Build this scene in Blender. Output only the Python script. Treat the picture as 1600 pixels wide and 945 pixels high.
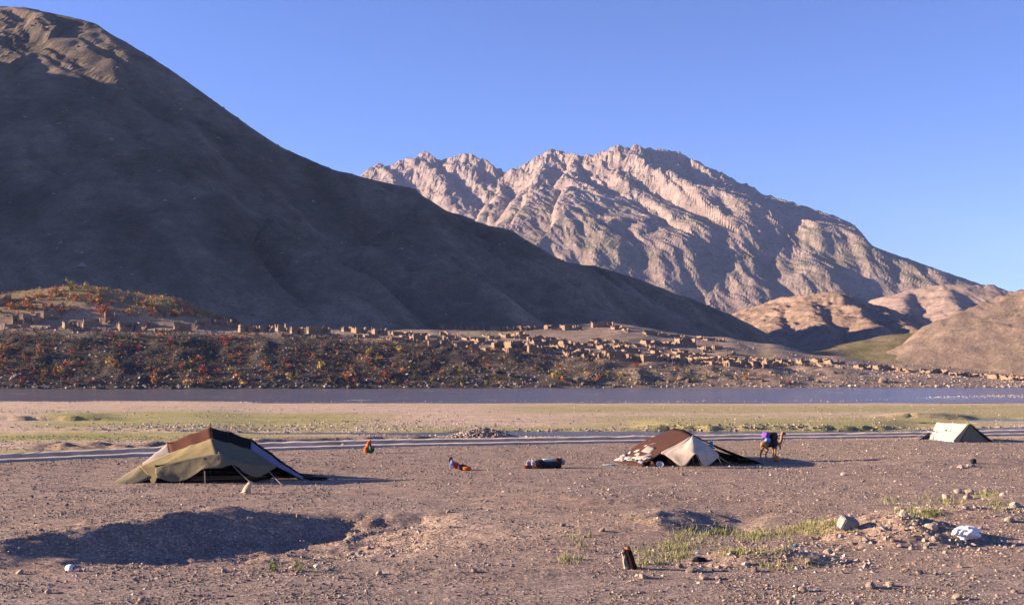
import bpy, bmesh, math, random
import numpy as np
from mathutils import Vector, Matrix

# ------------------------------------------------------------------ scene, camera, light
for o in list(bpy.data.objects):
    bpy.data.objects.remove(o, do_unlink=True)
S = bpy.context.scene
C = S.collection
random.seed(7)
RNG = np.random.default_rng(7)

H, F, HY = 7.5, 1800.0, 560.0           # eye height, focal length and horizon row (photograph pixels)
cam = bpy.data.cameras.new('camera')
cam.sensor_width = 36.0
cam.lens = 36.0 * F / 1600.0
cam.shift_y = (HY - 472.5) / 1600.0
cam.clip_start = 0.5
cam.clip_end = 20000.0
camo = bpy.data.objects.new('camera', cam)
camo.location = (0, 0, H)
camo.rotation_euler = (math.radians(90), 0, 0)
C.objects.link(camo)
S.camera = camo

SUN_EL = math.radians(14.0)
SUN_A = math.radians(4.5)               # sun stands at the left, slightly beyond the picture plane
to_sun = Vector((-math.cos(SUN_EL) * math.cos(SUN_A), math.cos(SUN_EL) * math.sin(SUN_A), math.sin(SUN_EL)))
W = bpy.data.worlds.new('World')
S.world = W
W.use_nodes = True
nt = W.node_tree
nt.nodes.clear()
sky = nt.nodes.new('ShaderNodeTexSky')
sky.sky_type = 'NISHITA'
sky.sun_disc = False
sky.sun_elevation = SUN_EL
sky.sun_rotation = math.atan2(to_sun.x, to_sun.y)
sky.altitude = 2500.0
sky.air_density = 1.0
sky.dust_density = 0.0
sky.ozone_density = 3.0
tint = nt.nodes.new('ShaderNodeMix')
tint.data_type = 'RGBA'
tint.blend_type = 'MULTIPLY'
tint.inputs[0].default_value = 1.0
tint.inputs[7].default_value = (0.90, 0.86, 1.24, 1)
bg = nt.nodes.new('ShaderNodeBackground')
bg.inputs['Strength'].default_value = 0.05
wo = nt.nodes.new('ShaderNodeOutputWorld')
nt.links.new(sky.outputs[0], tint.inputs[6])
nt.links.new(tint.outputs[2], bg.inputs['Color'])
nt.links.new(bg.outputs[0], wo.inputs[0])

sun = bpy.data.lights.new('sun', 'SUN')
sun.energy = 5.0
sun.angle = math.radians(0.5)
sun.color = (1.0, 0.77, 0.56)
suno = bpy.data.objects.new('sun', sun)
suno.rotation_euler = (-to_sun).to_track_quat('-Z', 'Y').to_euler()
C.objects.link(suno)

S.view_settings.view_transform = 'Standard'
S.view_settings.look = 'None'
S.view_settings.gamma = 1.0
S.view_settings.use_curve_mapping = False
S.view_settings.exposure = 2.0
S.render.resolution_x, S.render.resolution_y = 1024, 604
S.render.engine = 'CYCLES'
S.cycles.max_bounces = 4
S.cycles.diffuse_bounces = 2
S.cycles.transparent_max_bounces = 8

# ------------------------------------------------------------------ numpy noise
def _hash(ix, iy, seed):
    n = (ix.astype(np.int64) * 374761393 + iy.astype(np.int64) * 668265263 + seed * 1274126177) & 0xffffffff
    n = ((n ^ (n >> 13)) * 1274126177) & 0xffffffff
    return ((n ^ (n >> 16)) & 0xffff) / 65535.0
def pnoise(x, y, seed=0):
    x = np.asarray(x, float); y = np.asarray(y, float)
    ix = np.floor(x); iy = np.floor(y)
    fx = x - ix; fy = y - iy
    u = fx * fx * fx * (fx * (fx * 6 - 15) + 10); v = fy * fy * fy * (fy * (fy * 6 - 15) + 10)
    def g(dx, dy):
        a = _hash(ix + dx, iy + dy, seed) * 2 * math.pi
        return np.cos(a) * (fx - dx) + np.sin(a) * (fy - dy)
    a = g(0, 0); b = g(1, 0); c = g(0, 1); d = g(1, 1)
    return 1.4 * ((a + (b - a) * u) + ((c + (d - c) * u) - (a + (b - a) * u)) * v)
def fbm(x, y, octv=4, seed=0, gain=0.5, lac=2.03):
    s = 0; a = 1.0; t = 0
    for k in range(octv):
        s = s + a * pnoise(x, y, seed + 17 * k); t += a
        a *= gain; x = x * lac + 13.7; y = y * lac + 7.1
    return s / t
def ridged(x, y, octv=4, seed=0, gain=0.5):
    s = 0; a = 1.0; t = 0
    for k in range(octv):
        s = s + a * (1 - 2 * np.abs(pnoise(x, y, seed + 31 * k))); t += a
        a *= gain; x = x * 2.07 + 5.3; y = y * 2.07 + 9.2
    return s / t
def sstep(a, b, x):
    t = np.clip((x - a) / (b - a), 0, 1)
    return t * t * (3 - 2 * t)
def band(x, a, b, s):
    return sstep(a - s, a + s, x) * (1 - sstep(b - s, b + s, x))

ALB = 0.92      # overall reflectance of the dusty materials
# ------------------------------------------------------------------ tagging and meshes
def tag(o, label=None, cat=None, group=None, kind=None):
    if label: o['label'] = label
    if cat: o['category'] = cat
    if group: o['group'] = group
    if kind: o['kind'] = kind
    return o
def empty(name, loc=(0, 0, 0), rz=0.0):
    o = bpy.data.objects.new(name, None)
    o.empty_display_size = 0.3
    o.location = loc; o.rotation_euler = (0, 0, rz)
    C.objects.link(o)
    return o
def link(name, me, mat=None, parent=None, loc=None, rot=None, scale=None):
    o = bpy.data.objects.new(name, me)
    if mat is not None and len(me.materials) == 0: me.materials.append(mat)
    C.objects.link(o)
    if parent is not None: o.parent = parent
    if loc is not None: o.location = loc
    if rot is not None: o.rotation_euler = rot
    if scale is not None: o.scale = scale
    return o
def mesh_np(name, V, Fc, smooth=False, col=None):
    V = np.asarray(V, np.float32); Fc = np.asarray(Fc, np.int32)
    me = bpy.data.meshes.new(name)
    k = Fc.shape[1]
    me.vertices.add(len(V)); me.vertices.foreach_set('co', V.ravel())
    me.loops.add(Fc.size); me.loops.foreach_set('vertex_index', Fc.ravel())
    me.polygons.add(len(Fc))
    me.polygons.foreach_set('loop_start', np.arange(0, Fc.size, k, dtype=np.int32))
    me.polygons.foreach_set('loop_total', np.full(len(Fc), k, np.int32))
    me.update(calc_edges=True)
    me.polygons.foreach_set('use_smooth', np.full(len(Fc), smooth, bool))
    if col is not None:
        at = me.color_attributes.new('col', 'FLOAT_COLOR', 'POINT')
        c4 = np.ones((len(V), 4), np.float32); c4[:, :3] = np.asarray(col) * ALB
        at.data.foreach_set('color', c4.ravel())
    me.validate()
    return me
def grid_faces(nr, nc):
    i = np.arange(nr * nc).reshape(nr, nc)
    return np.stack([i[:-1, :-1], i[:-1, 1:], i[1:, 1:], i[1:, :-1]], -1).reshape(-1, 4)
def pydata(name, v, f, smooth=False):
    me = bpy.data.meshes.new(name)
    me.from_pydata([tuple(p) for p in v], [], f)
    me.update()
    for p in me.polygons: p.use_smooth = smooth
    return me

# ------------------------------------------------------------------ materials
MATS = {}
def new_mat(name):
    m = bpy.data.materials.new(name); m.use_nodes = True
    n = m.node_tree.nodes; n.clear()
    out = n.new('ShaderNodeOutputMaterial'); b = n.new('ShaderNodeBsdfPrincipled')
    m.node_tree.links.new(b.outputs[0], out.inputs[0])
    b.inputs['Specular IOR Level'].default_value = 0.15
    b.inputs['Roughness'].default_value = 0.9
    MATS[name] = m
    return m, n, m.node_tree.links, b
def rampn(n, l, src, stops):
    r = n.new('ShaderNodeValToRGB')
    el = r.color_ramp.elements
    while len(el) < len(stops): el.new(0.5)
    for e, (p, c) in zip(el, stops):
        e.position = p; e.color = (*c, 1) if len(c) == 3 else c
    l.new(src, r.inputs[0])
    return r.outputs[0]
def noisen(n, l, scale, detail=4, rough=0.6, vec=None, kind='NOISE', obj=True):
    t = n.new('ShaderNodeTexNoise' if kind == 'NOISE' else 'ShaderNodeTexVoronoi')
    t.inputs['Scale'].default_value = scale
    if kind == 'NOISE':
        t.inputs['Detail'].default_value = detail; t.inputs['Roughness'].default_value = rough
    if vec is None:
        g = n.new('ShaderNodeNewGeometry' if not obj else 'ShaderNodeTexCoord')
        vec = g.outputs['Position'] if not obj else g.outputs['Object']
    l.new(vec, t.inputs['Vector'])
    return t
def mixc(n, l, a, b, fac, mode='MIX'):
    m = n.new('ShaderNodeMix'); m.data_type = 'RGBA'; m.blend_type = mode
    for sock, v in ((0, fac), (6, a), (7, b)):
        if isinstance(v, (int, float)): m.inputs[sock].default_value = v
        elif isinstance(v, tuple): m.inputs[sock].default_value = (*v, 1)
        else: l.new(v, m.inputs[sock])
    return m.outputs[2]
def bumpn(n, l, b, height, strength, dist):
    bp = n.new('ShaderNodeBump'); bp.inputs['Strength'].default_value = strength
    bp.inputs['Distance'].default_value = dist
    l.new(height, bp.inputs['Height']); l.new(bp.outputs[0], b.inputs['Normal'])
def surf(name, col, var=0.25, scale=3.0, rough=0.9, bump=0.0, bscale=20.0, bdist=0.02, attr=False, spec=0.15, obj=True):
    """matt surface: colour (or the mesh's own colour layer) broken up by two noises, with fine relief"""
    m, n, l, b = new_mat(name)
    base = tuple(k * ALB for k in col) if col is not None else None
    if attr:
        a = n.new('ShaderNodeAttribute'); a.attribute_name = 'col'; base = a.outputs['Color']
    t1 = noisen(n, l, scale, 5, 0.65, obj=obj)
    lo = 1 - var; hi = 1 + var
    v = rampn(n, l, t1.outputs['Fac'], [(0.28, (lo, lo, lo)), (0.72, (hi, hi, hi))])
    c = mixc(n, l, base, v, 1.0, 'MULTIPLY')
    l.new(c, b.inputs['Base Color'])
    b.inputs['Roughness'].default_value = rough
    b.inputs['Specular IOR Level'].default_value = spec
    if bump:
        t2 = noisen(n, l, bscale, 6, 0.7, obj=obj)
        bumpn(n, l, b, t2.outputs['Fac'], bump, bdist)
    return m
# ------------------------------------------------------------------ the lie of the land
COLX = [-500, -200, 0, 125, 250, 400, 600, 800, 950, 1130, 1200, 1290, 1400, 1600, 2100]
def zr(py, D): return H + (HY - py) / F * D
# for a bearing: far waterline distance, bank top, then points up the far side (row, distance)
PROF = {
 -500: (330, [(508, 395), (502, 430), (498, 470), (490, 560)]),
 -200: (328, [(511, 385), (504, 415), (488, 445), (478, 500)]),
 0:    (326, [(515, 372), (508, 392), (466, 413), (456, 430)]),
 125:  (326, [(517, 372), (510, 392), (455, 412), (446, 424)]),
 250:  (328, [(519, 373), (512, 393), (470, 412), (462, 432)]),
 400:  (330, [(523, 374), (518, 396), (513, 425), (508, 460)]),
 600:  (333, [(533, 375), (525, 398), (519, 430), (513, 480)]),
 800:  (336, [(551, 373), (536, 405), (519, 455), (508, 520)]),
 950:  (338, [(562, 370), (545, 408), (516, 465), (504, 500)]),
 1130: (340, [(572, 366), (556, 410), (532, 465), (527, 490)]),
 1200: (340, [(575, 364), (560, 410), (540, 465), (536, 480)]),
 1290: (341, [(580, 361), (567, 405), (556, 450), (556, 480)]),
 1400: (342, [(589, 356), (575, 410), (569, 470), (568, 520)]),
 1600: (345, [(598, 353), (590, 400), (583, 480), (579, 600)]),
 2100: (348, [(600, 356), (592, 400), (585, 480), (580, 600)]),
}
WATER_Z = -1.2
DS = np.concatenate([np.arange(200, 620, 2.0), np.array([700, 900, 1500, 6500.0])])
_tab = []
for c in COLX:
    wl, pts = PROF[c]
    d = [200, wl - 6, wl] + [p[1] for p in pts]
    z = [-3.2, -2.6, WATER_Z + 0.1] + [zr(*p) for p in pts]
    zl = z[-1]
    if 800 < c < 1290:
        d += [d[-1] + 45, 6500]; z += [zl - 9, 1.5]
    else:
        d += [d[-1] + 100, 6500]; z += [zl, 1.5 if c >= 1290 else zl]
    _tab.append(np.interp(DS, d, z))
_tab = np.array(_tab)
def far_z(px, D):
    px = np.clip(px, COLX[0], COLX[-1])
    i = np.clip(np.searchsorted(COLX, px) - 1, 0, len(COLX) - 2)
    cx = np.array(COLX, float)
    t = (px - cx[i]) / (cx[i + 1] - cx[i]); t = t * t * (3 - 2 * t)
    j = np.clip(np.searchsorted(DS, D) - 1, 0, len(DS) - 2)
    s = np.clip((D - DS[j]) / (DS[j + 1] - DS[j]), 0, 1)
    a = _tab[i, j] * (1 - s) + _tab[i, j + 1] * s
    b = _tab[i + 1, j] * (1 - s) + _tab[i + 1, j + 1] * s
    return a * (1 - t) + b * t
def near_bank(px):          # where the plain ends at the river
    return np.interp(px, [-600, 0, 500, 900, 1300, 1450, 1600, 2200], [230, 230, 236, 241, 244, 262, 285, 325])
def chan_D(px):             # line of the irrigation channel
    return np.interp(px, [-800, 0, 300, 600, 1000, 1300, 1600, 2400], [62, 83.0, 91.5, 98.5, 103.5, 110, 117, 140])
def stream_c(px):
    return np.interp(px, [-800, 0, 300, 620, 850, 1000, 1150, 1300, 1420, 1600, 2400], [128, 121.5, 121, 120.5, 119.5, 119.5, 120, 122, 124, 127.5, 150])
def stream_w(px):           # half width
    return np.interp(px, [-800, 0, 500, 700, 850, 1000, 1150, 1300, 1450, 1600], [1.3, 1.4, 1.8, 2.6, 5.0, 5.6, 4.6, 2.6, 1.8, 2.6])
def pit(x, y, rim, end, near, far, depth, lip, run):
    """dug hollow: lip heaped on its left side, floor sinking to the right and climbing out again"""
    wob = 2.2 * fbm(x / 3.8, y / 3.8, 5, 51, 0.62)
    x = x + wob; y = y + 0.8 * wob
    xr = np.interp(y, rim[0], rim[1]); xe = np.interp(y, end[0], end[1])
    fy = sstep(near[0], near[1], y) * (1 - sstep(far[0], far[1], y))
    e = np.maximum(xr - x, 0)
    up = lip * np.exp(-(e / run) ** 1.3) * (x < xr) + lip * (x >= xr)
    down = (lip + depth) * sstep(-0.6, 5.0, x - xr)
    ex = 1 - sstep(-0.42, 0.42, (x - xe) / np.maximum(xe - xr, 2.0))
    out = np.where(x >= xr, (up - down) * ex, up)
    return out * fy * (1 + 0.5 * fbm(x / 1.6, y / 1.6, 3, 52))
def ground_h(x, y):
    x = np.asarray(x, float); y = np.asarray(y, float)
    yy = np.maximum(y, 1.0)
    px = 800 + F * x / yy
    z = 0.14 * fbm(x / 16, y / 16, 3, 3) + 0.05 * fbm(x / 3.1, y / 3.1, 3, 9)
    near = 1 - sstep(105, 130, y)
    z = z * (0.5 + 0.5 * near) + 0.018 * fbm(x / 0.55, y / 0.55, 3, 21) * (1 - sstep(60, 90, y))
    track = (1 - sstep(37.5, 40.5, y + 0.9 * fbm(x / 9, y * 0, 2, 5) - 0.05 * np.maximum(x - 4, 0) ** 1.25))
    z = z * (1 - 0.75 * track) - 0.03 * track * np.cos((y - 0.06 * x) * 2.6)
    # hollows dug in the foreground
    z = z + pit(x, y, ([40, 42, 47, 51.5, 55, 58], [-22.0, -21.5, -18.2, -14.6, -12, -11]), ([40, 42, 48, 56], [-7.8, -7.2, -4.4, -5.2]),
                (39.6, 47), (54.2, 56.8), 0.85, 0.56, 5.5)
    z = z + pit(x, y, ([49, 52, 56], [5.6, 6.3, 8.2]), ([49, 52, 56], [8.6, 10.6, 11.2]), (48.2, 51), (55.2, 56.6), 0.62, 0.42, 2.2)
    # trodden level ground under the camp
    flat_ = 0 * x
    for cx, cy, rx, ry in ((-18.6, 71.5, 8.5, 4.5), (13.0, 82, 8, 5), (40.8, 105, 4, 4.5), (19, 85, 4, 3)):
        flat_ = np.maximum(flat_, 1 - sstep(0.7, 1.25, np.sqrt(((x - cx) / rx) ** 2 + ((y - cy) / ry) ** 2)))
    z = z * (1 - flat_)
    # heaps of dug earth
    def heap(cx, cy, rx, ry, h, seed, rough=0.35):
        r = np.sqrt(((x - cx) / rx) ** 2 + ((y - cy) / ry) ** 2) + 0.18 * fbm(x * 0.8, y * 0.8, 3, seed)
        return h * np.clip(1 - r, 0, 1) ** 0.8 * (1 + rough * fbm(x * 1.9, y * 1.9, 3, seed + 3))
    z = z + heap(16.3, 48.6, 3.7, 3.0, 0.95, 41) + heap(13.6, 50.2, 2.0, 2.0, 0.35, 42) + heap(9.6, 43.2, 3.2, 1.5, 0.5, 43)
    z = z + heap(21.5, 55.0, 4.5, 2.4, 0.45, 44) + heap(-1.0, 40.2, 4.0, 1.2, 0.16, 45) + heap(27, 60, 4, 2.5, 0.3, 46)
    z = z + heap(33.0, 84, 9, 6, 0.35, 47) + heap(4, 60, 7, 5, 0.22, 48)
    # roadside embankment the camera looks from
    z = z + 5.6 * (1 - sstep(2, 26, y))
    # plain between the channel and the river: low cut banks, stream bed
    lump = fbm(x / 2.3, y / 2.3, 3, 61)
    z = z - 0.30 * sstep(104, 118, y) * sstep(300, 420, px + 0 * y)
    def step(pa, pb, D0, h, back):
        m = band(px, pa, pb, 40)
        e = y - D0 - 1.1 * lump
        return h * m * sstep(-0.35, 0.35, e) * (1 - sstep(back * 0.3, back, e))
    z = z + step(-500, 160, 139, 0.55, 24) + step(1010, 1400, stream_c(px) + stream_w(px) + 1.2, 0.45, 26)
    z = z + step(1385, 1500, 152, 0.6, 12) + step(380, 690, chan_D(px) + 5.5, 0.42, 6)
    z = z + 0.42 * band(px, 40, 420, 60) * band(y, 93.5, 101, 1.6) * np.clip(0.3 + 1.5 * lump, 0, 1.3)
    sc = stream_c(px) + 0.8 * fbm(x / 8, y * 0 + 3, 2, 71)
    d = np.abs(y - sc) / (stream_w(px) * (1 + 0.25 * fbm(x / 5, y / 9, 2, 73)))
    z = z - 0.5 * (1 - sstep(0.75, 1.25, d)) * (d < 2)
    # pools at the right
    pl = np.sqrt(((px - 1590) / 115) ** 2 + ((y - 149) / 5.5) ** 2) + 0.5 * fbm(x / 6, y / 4, 3, 75)
    z = z - 0.45 * (1 - sstep(0.7, 1.0, pl))
    pl2 = np.sqrt(((px - 1478) / 45) ** 2 + ((y - 140) / 1.6) ** 2) + 0.3 * fbm(x / 4, y / 3, 3, 76)
    z = z - 0.4 * (1 - sstep(0.7, 1.0, pl2))
    # down to the river, across its bed and up the far side
    nb = near_bank(px) + 5.0 * fbm(x / 22, y * 0 + 8, 4, 77, 0.6)
    z = z - 0.95 * sstep(150, 228, y)
    tobed = sstep(nb - 4, nb + 7, y)
    fz = far_z(px, y)
    wl = np.interp(px, COLX, [PROF[c][0] for c in COLX])
    rise = sstep(wl - 2, wl + 22, y)
    bankm = band(y, wl + 3, wl + 40, 5)
    rough = 2.0 * ridged(x / 26 + 0.4 * fbm(x / 11, y / 11, 2, 80), y / 40, 3, 81) + 0.8 * fbm(x / 7, y / 7, 4, 82) - 0.5
    left = 1 - sstep(1150, 1420, px)
    terr = 0.5 * fbm(x / 9, y / 9, 3, 83) + 0.7 * fbm(x / 30, y / 30, 3, 85)
    fz = fz + rough * bankm * (0.22 + 0.78 * left) + terr * rise * (1 - bankm) * (0.25 + 0.75 * left)
    z = np.where(y > 205, z * (1 - tobed) + fz * tobed, z)
    return z
def hit(px, py, d0=30.0, d1=640.0):
    """where the line of sight through a picture point meets the ground"""
    for n in (180, 30):
        D = np.geomspace(d0, d1, n)
        g = ground_h((px - 800) / F * D, D)
        k = int(np.argmax(H + (HY - py) / F * D < g))
        if k == 0: break
        d0, d1 = D[k - 1], D[k]
    Dh = 0.5 * (d0 + d1)
    x = (px - 800) / F * Dh
    return Vector((x, Dh, float(ground_h(x, Dh))))
def at(px, py, D): return Vector(((px - 800) / F * D, D, H + (HY - py) / F * D))
def gz(x, y): return float(ground_h(x, y))

# ------------------------------------------------------------------ ground sheet
def ground_colour(x, y, z):
    yy = np.maximum(y, 1.0); px = 800 + F * x / yy; py = HY + H * F / yy
    n1 = fbm(x / 7, y / 7, 4, 101); n2 = fbm(x / 1.3, y / 1.3, 3, 102); n3 = fbm(x / 30, y / 18, 3, 103)
    dirt = np.array([0.262, 0.19, 0.148]); pale = np.array([0.36, 0.272, 0.215]); grey = np.array([0.235, 0.186, 0.155])
    tan = np.array([0.50, 0.385, 0.275]); grass = np.array([0.265, 0.265, 0.082]); olive = np.array([0.36, 0.325, 0.14])
    brown = np.array([0.20, 0.14, 0.10])
    def mix(c, d, m): return c * (1 - m[..., None]) + d * m[..., None]
    c = np.broadcast_to(dirt, x.shape + (3,)).copy()
    c = mix(c, grey, np.clip(0.5 + 1.3 * n1, 0, 1) * 0.8)
    c = mix(c, pale, np.clip(1.6 * n3 + 0.9 * n2 - 0.15, 0, 1) * 0.7)
    track = 1 - sstep(37.5, 42, y - 0.05 * np.maximum(x - 4, 0) ** 1.25)
    c = mix(c, np.array([0.25, 0.20, 0.17]), track * 0.75)
    # bare pale earth between the hollows, on the heaps
    c = mix(c, pale, np.exp(-(((x + 2.0) / 5) ** 2 + ((y - 50) / 6) ** 2)) * np.clip(0.65 + n1, 0, 1))
    for hx, hy, rr in ((16.2, 48.2, 2.6), (9.6, 43.2, 2.8), (22, 55, 4), (13.6, 50, 1.8)):
        c = mix(c, np.array([0.34, 0.245, 0.18]), np.exp(-(((x - hx) / rr) ** 2 + ((y - hy) / (0.7 * rr)) ** 2)) * 0.8)
    # plain towards the river
    pl = sstep(104, 112, y + 2 * n2)
    plain = np.broadcast_to(tan, x.shape + (3,)).copy()
    plain = mix(plain, np.array([0.45, 0.345, 0.265]), np.clip(0.4 + 1.5 * fbm(x / 25, y / 7, 3, 104), 0, 1))
    plain = plain * (1 + 0.35 * fbm(x / 7, y / 3, 4, 114) + 0.18 * fbm(x / 1.5, y / 1.5, 3, 115))[..., None]
    w = 0.18 * fbm(x / 22, y / 10, 4, 105)
    def reg(x0, x1, y0, y1, sx=50, sy=4):
        jy = 22 * w * np.clip(110 / yy, 0.2, 1.5); jx = 260 * w
        return band(px + jx, x0, x1, sx) * band(py + jy, y0, y1, sy)
    g = reg(60, 580, 641, 668, 60, 5) * 0.9
    g = np.maximum(g, reg(-600, 560, 676, 690, 60, 3) * 1.0)
    g = np.maximum(g, reg(-600, 300, 702, 720, 60, 4) * 0.7)
    g = np.maximum(g, reg(560, 1000, 662, 676, 60, 4) * 0.85)
    g = np.maximum(g, reg(560, 760, 676, 690, 60, 4) * 0.7)
    g = np.maximum(g, reg(790, 2300, 624, 640, 90, 4) * 0.75)
    g = np.maximum(g, reg(930, 1560, 647, 676, 120, 6) * 0.85)
    g = np.maximum(g, reg(1450, 2300, 636, 652, 40, 4) * 0.8)
    gcol = mix(np.broadcast_to(olive, x.shape + (3,)).copy(), grass, np.clip(0.5 + 1.6 * fbm(x / 9, y / 5, 3, 106), 0, 1))
    plain = mix(plain, gcol, np.clip(g, 0, 1))
    plain = mix(plain, brown, np.clip(band(px, 40, 420, 50) * band(y, 93, 101, 2) * 0.8, 0, 1))
    c = mix(c, plain, np.maximum(pl, band(px, -600, 420, 40) * sstep(1, 3, y - chan_D(px))))
    c = mix(c, np.array([0.30, 0.235, 0.155]), reg(1120, 1480, 690, 716, 60, 6) * 0.5)
    # far side
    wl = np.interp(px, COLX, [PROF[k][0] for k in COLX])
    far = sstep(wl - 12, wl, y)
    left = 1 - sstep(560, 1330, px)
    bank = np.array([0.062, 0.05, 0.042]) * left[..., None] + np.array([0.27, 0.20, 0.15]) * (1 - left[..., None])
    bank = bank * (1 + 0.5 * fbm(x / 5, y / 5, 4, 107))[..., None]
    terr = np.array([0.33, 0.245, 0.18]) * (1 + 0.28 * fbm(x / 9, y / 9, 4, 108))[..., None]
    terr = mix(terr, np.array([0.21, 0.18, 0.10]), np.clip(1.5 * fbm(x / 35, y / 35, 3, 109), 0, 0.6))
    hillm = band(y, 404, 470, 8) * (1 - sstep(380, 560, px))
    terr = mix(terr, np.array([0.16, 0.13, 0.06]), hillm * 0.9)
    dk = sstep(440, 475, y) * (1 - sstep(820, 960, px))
    terr = mix(terr, np.array([0.13, 0.105, 0.08]), dk)  # dark ground colour stands in for mountain shade behind the ruins
    b2t = sstep(wl + 36, wl + 48, y + 4 * n1)
    fc = mix(bank, terr, b2t)
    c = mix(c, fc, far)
    bed = sstep(near_bank(px) - 3, near_bank(px) + 5, y) * (1 - far)
    c = mix(c, np.array([0.30, 0.24, 0.20]), bed)
    valley = sstep(560, 640, y)
    c = mix(c, np.array([0.24, 0.19, 0.13]), valley)
    c = c * (1 + 0.10 * (1 - sstep(100, 120, y)))[..., None] * np.array([1.0, 1.0, 0.98])
    return np.clip(c * (1 + 0.22 * n2 * (1 - sstep(150, 300, y)))[..., None], 0.02, 0.7)

rows = np.concatenate([np.linspace(4, 30, 40)[:-1], np.geomspace(30, 620, 740)[:-1], np.geomspace(620, 6500, 40)])
us = np.linspace(-0.70, 0.72, 500)
Yg = np.repeat(rows[:, None], len(us), 1)
Xg = us[None, :] * (Yg + 12)
Zg = ground_h(Xg, Yg)
def soil():
    m, n, l, b = new_mat('stony_soil')
    a = n.new('ShaderNodeAttribute'); a.attribute_name = 'col'
    t1 = noisen(n, l, 1.1, 6, 0.7); t2 = noisen(n, l, 7.0, 5, 0.75)
    vo = noisen(n, l, 11.0, kind='VORONOI')
    c = mixc(n, l, a.outputs['Color'], rampn(n, l, t1.outputs['Fac'], [(0.3, (0.74, 0.74, 0.76)), (0.7, (1.25, 1.23, 1.2))]), 1.0, 'MULTIPLY')
    c = mixc(n, l, c, rampn(n, l, t2.outputs['Fac'], [(0.34, (0.55, 0.54, 0.56)), (0.5, (1, 1, 1)), (0.68, (1.45, 1.4, 1.33))]), 1.0, 'MULTIPLY')
    sp = n.new('ShaderNodeSeparateColor'); l.new(vo.outputs['Color'], sp.inputs[0])
    c = mixc(n, l, c, rampn(n, l, sp.outputs[0], [(0.0, (0.72, 0.72, 0.75)), (0.8, (1.0, 1.0, 1.0)), (1.0, (1.7, 1.6, 1.5))]), 1.0, 'MULTIPLY')
    t3 = noisen(n, l, 21.0, 3, 0.8)
    c = mixc(n, l, c, rampn(n, l, t3.outputs['Fac'], [(0.36, (0.5, 0.5, 0.53)), (0.5, (1, 1, 1)), (0.64, (1.5, 1.46, 1.4))]), 1.0, 'MULTIPLY')
    l.new(c, b.inputs['Base Color'])
    h = n.new('ShaderNodeMath'); h.operation = 'ADD'
    l.new(t2.outputs['Fac'], h.inputs[0]); l.new(t1.outputs['Fac'], h.inputs[1])
    bumpn(n, l, b, h.outputs[0], 0.7, 0.05)
    return m
soil()
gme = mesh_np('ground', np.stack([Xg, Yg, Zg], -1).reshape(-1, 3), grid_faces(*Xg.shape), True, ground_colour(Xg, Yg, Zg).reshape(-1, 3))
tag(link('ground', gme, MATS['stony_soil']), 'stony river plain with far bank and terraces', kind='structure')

# from here on heights are read off the finished sheet
_exact_h = ground_h
def ground_h(x, y):
    x = np.asarray(x, float); y = np.asarray(y, float)
    r = np.clip(np.interp(y, rows, np.arange(len(rows))), 0, len(rows) - 1.001)
    c = np.clip((x / (y + 12) - us[0]) / (us[1] - us[0]), 0, len(us) - 1.001)
    i = r.astype(int); j = c.astype(int); fr = r - i; fc = c - j
    return (Zg[i, j] * (1 - fr) + Zg[i + 1, j] * fr) * (1 - fc) + (Zg[i, j + 1] * (1 - fr) + Zg[i + 1, j + 1] * fr) * fc

# ------------------------------------------------------------------ water
def water(name, col, bump, scale, foam):
    m, n, l, b = new_mat(name)
    tc = n.new('ShaderNodeTexCoord'); mp = n.new('ShaderNodeMapping'); mp.inputs['Scale'].default_value = (0.35, 1.0, 1.0)
    l.new(tc.outputs['Object'], mp.inputs['Vector'])
    t = noisen(n, l, scale, 5, 0.65, mp.outputs[0])
    t2 = noisen(n, l, scale * 0.45, 4, 0.7, mp.outputs[0])
    c = rampn(n, l, t2.outputs['Fac'], [(0.3, tuple(k * 0.8 for k in col)), (0.58, col), (0.665, tuple(k * 1.35 for k in col)), (0.72, (0.6, 0.6, 0.62) if foam else col)])
    l.new(c, b.inputs['Base Color'])
    b.inputs['Roughness'].default_value = 0.22
    b.inputs['Specular IOR Level'].default_value = 0.5
    b.inputs['IOR'].default_value = 1.33
    bumpn(n, l, b, t.outputs['Fac'], bump, 0.5)
    return m
water('river_water', (0.11, 0.10, 0.11), 0.9, 0.5, True)
water('stream_water', (0.085, 0.085, 0.095), 0.12, 1.5, False)
def flat(name, poly, z, mat, label):
    n = len(poly)
    me = pydata(name, [(p[0], p[1], z) for p in poly], [tuple(range(n))])
    return tag(link(name, me, mat), label, kind='structure')
V = []; nr = 40
for i in range(nr):
    D = 226 + i * (352 - 226) / (nr - 1)
    for j in range(80):
        V.append(((-0.75 + 1.6 * j / 79) * D, D, WATER_Z))
flat_me = mesh_np('river', V, grid_faces(nr, 80), True)
tag(link('river', flat_me, MATS['river_water']), 'wide grey blue river below the ruined village', kind='structure')
pxs = np.linspace(-500, 2100, 160)
V = []
for t in (-1.5, -0.5, 0.5, 1.5):
    for p in pxs:
        D = float(stream_c(p) + t * stream_w(p)); V.append(((p - 800) / F * D, D, -0.40 if p > 330 else -0.40 + 0.16 * min(1, (330 - p) / 120)))
tag(link('stream', mesh_np('stream', V, grid_faces(4, 160), True), MATS['stream_water']), 'narrow side stream behind the tents', kind='structure')
P = [((px - 800) / F * D, D) for px, D in ((1410, 136), (1760, 137), (1760, 158), (1410, 158))]
flat('pool', P, -0.60, MATS['stream_water'], 'shallow blue pools beyond the small ridge tent')

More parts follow.
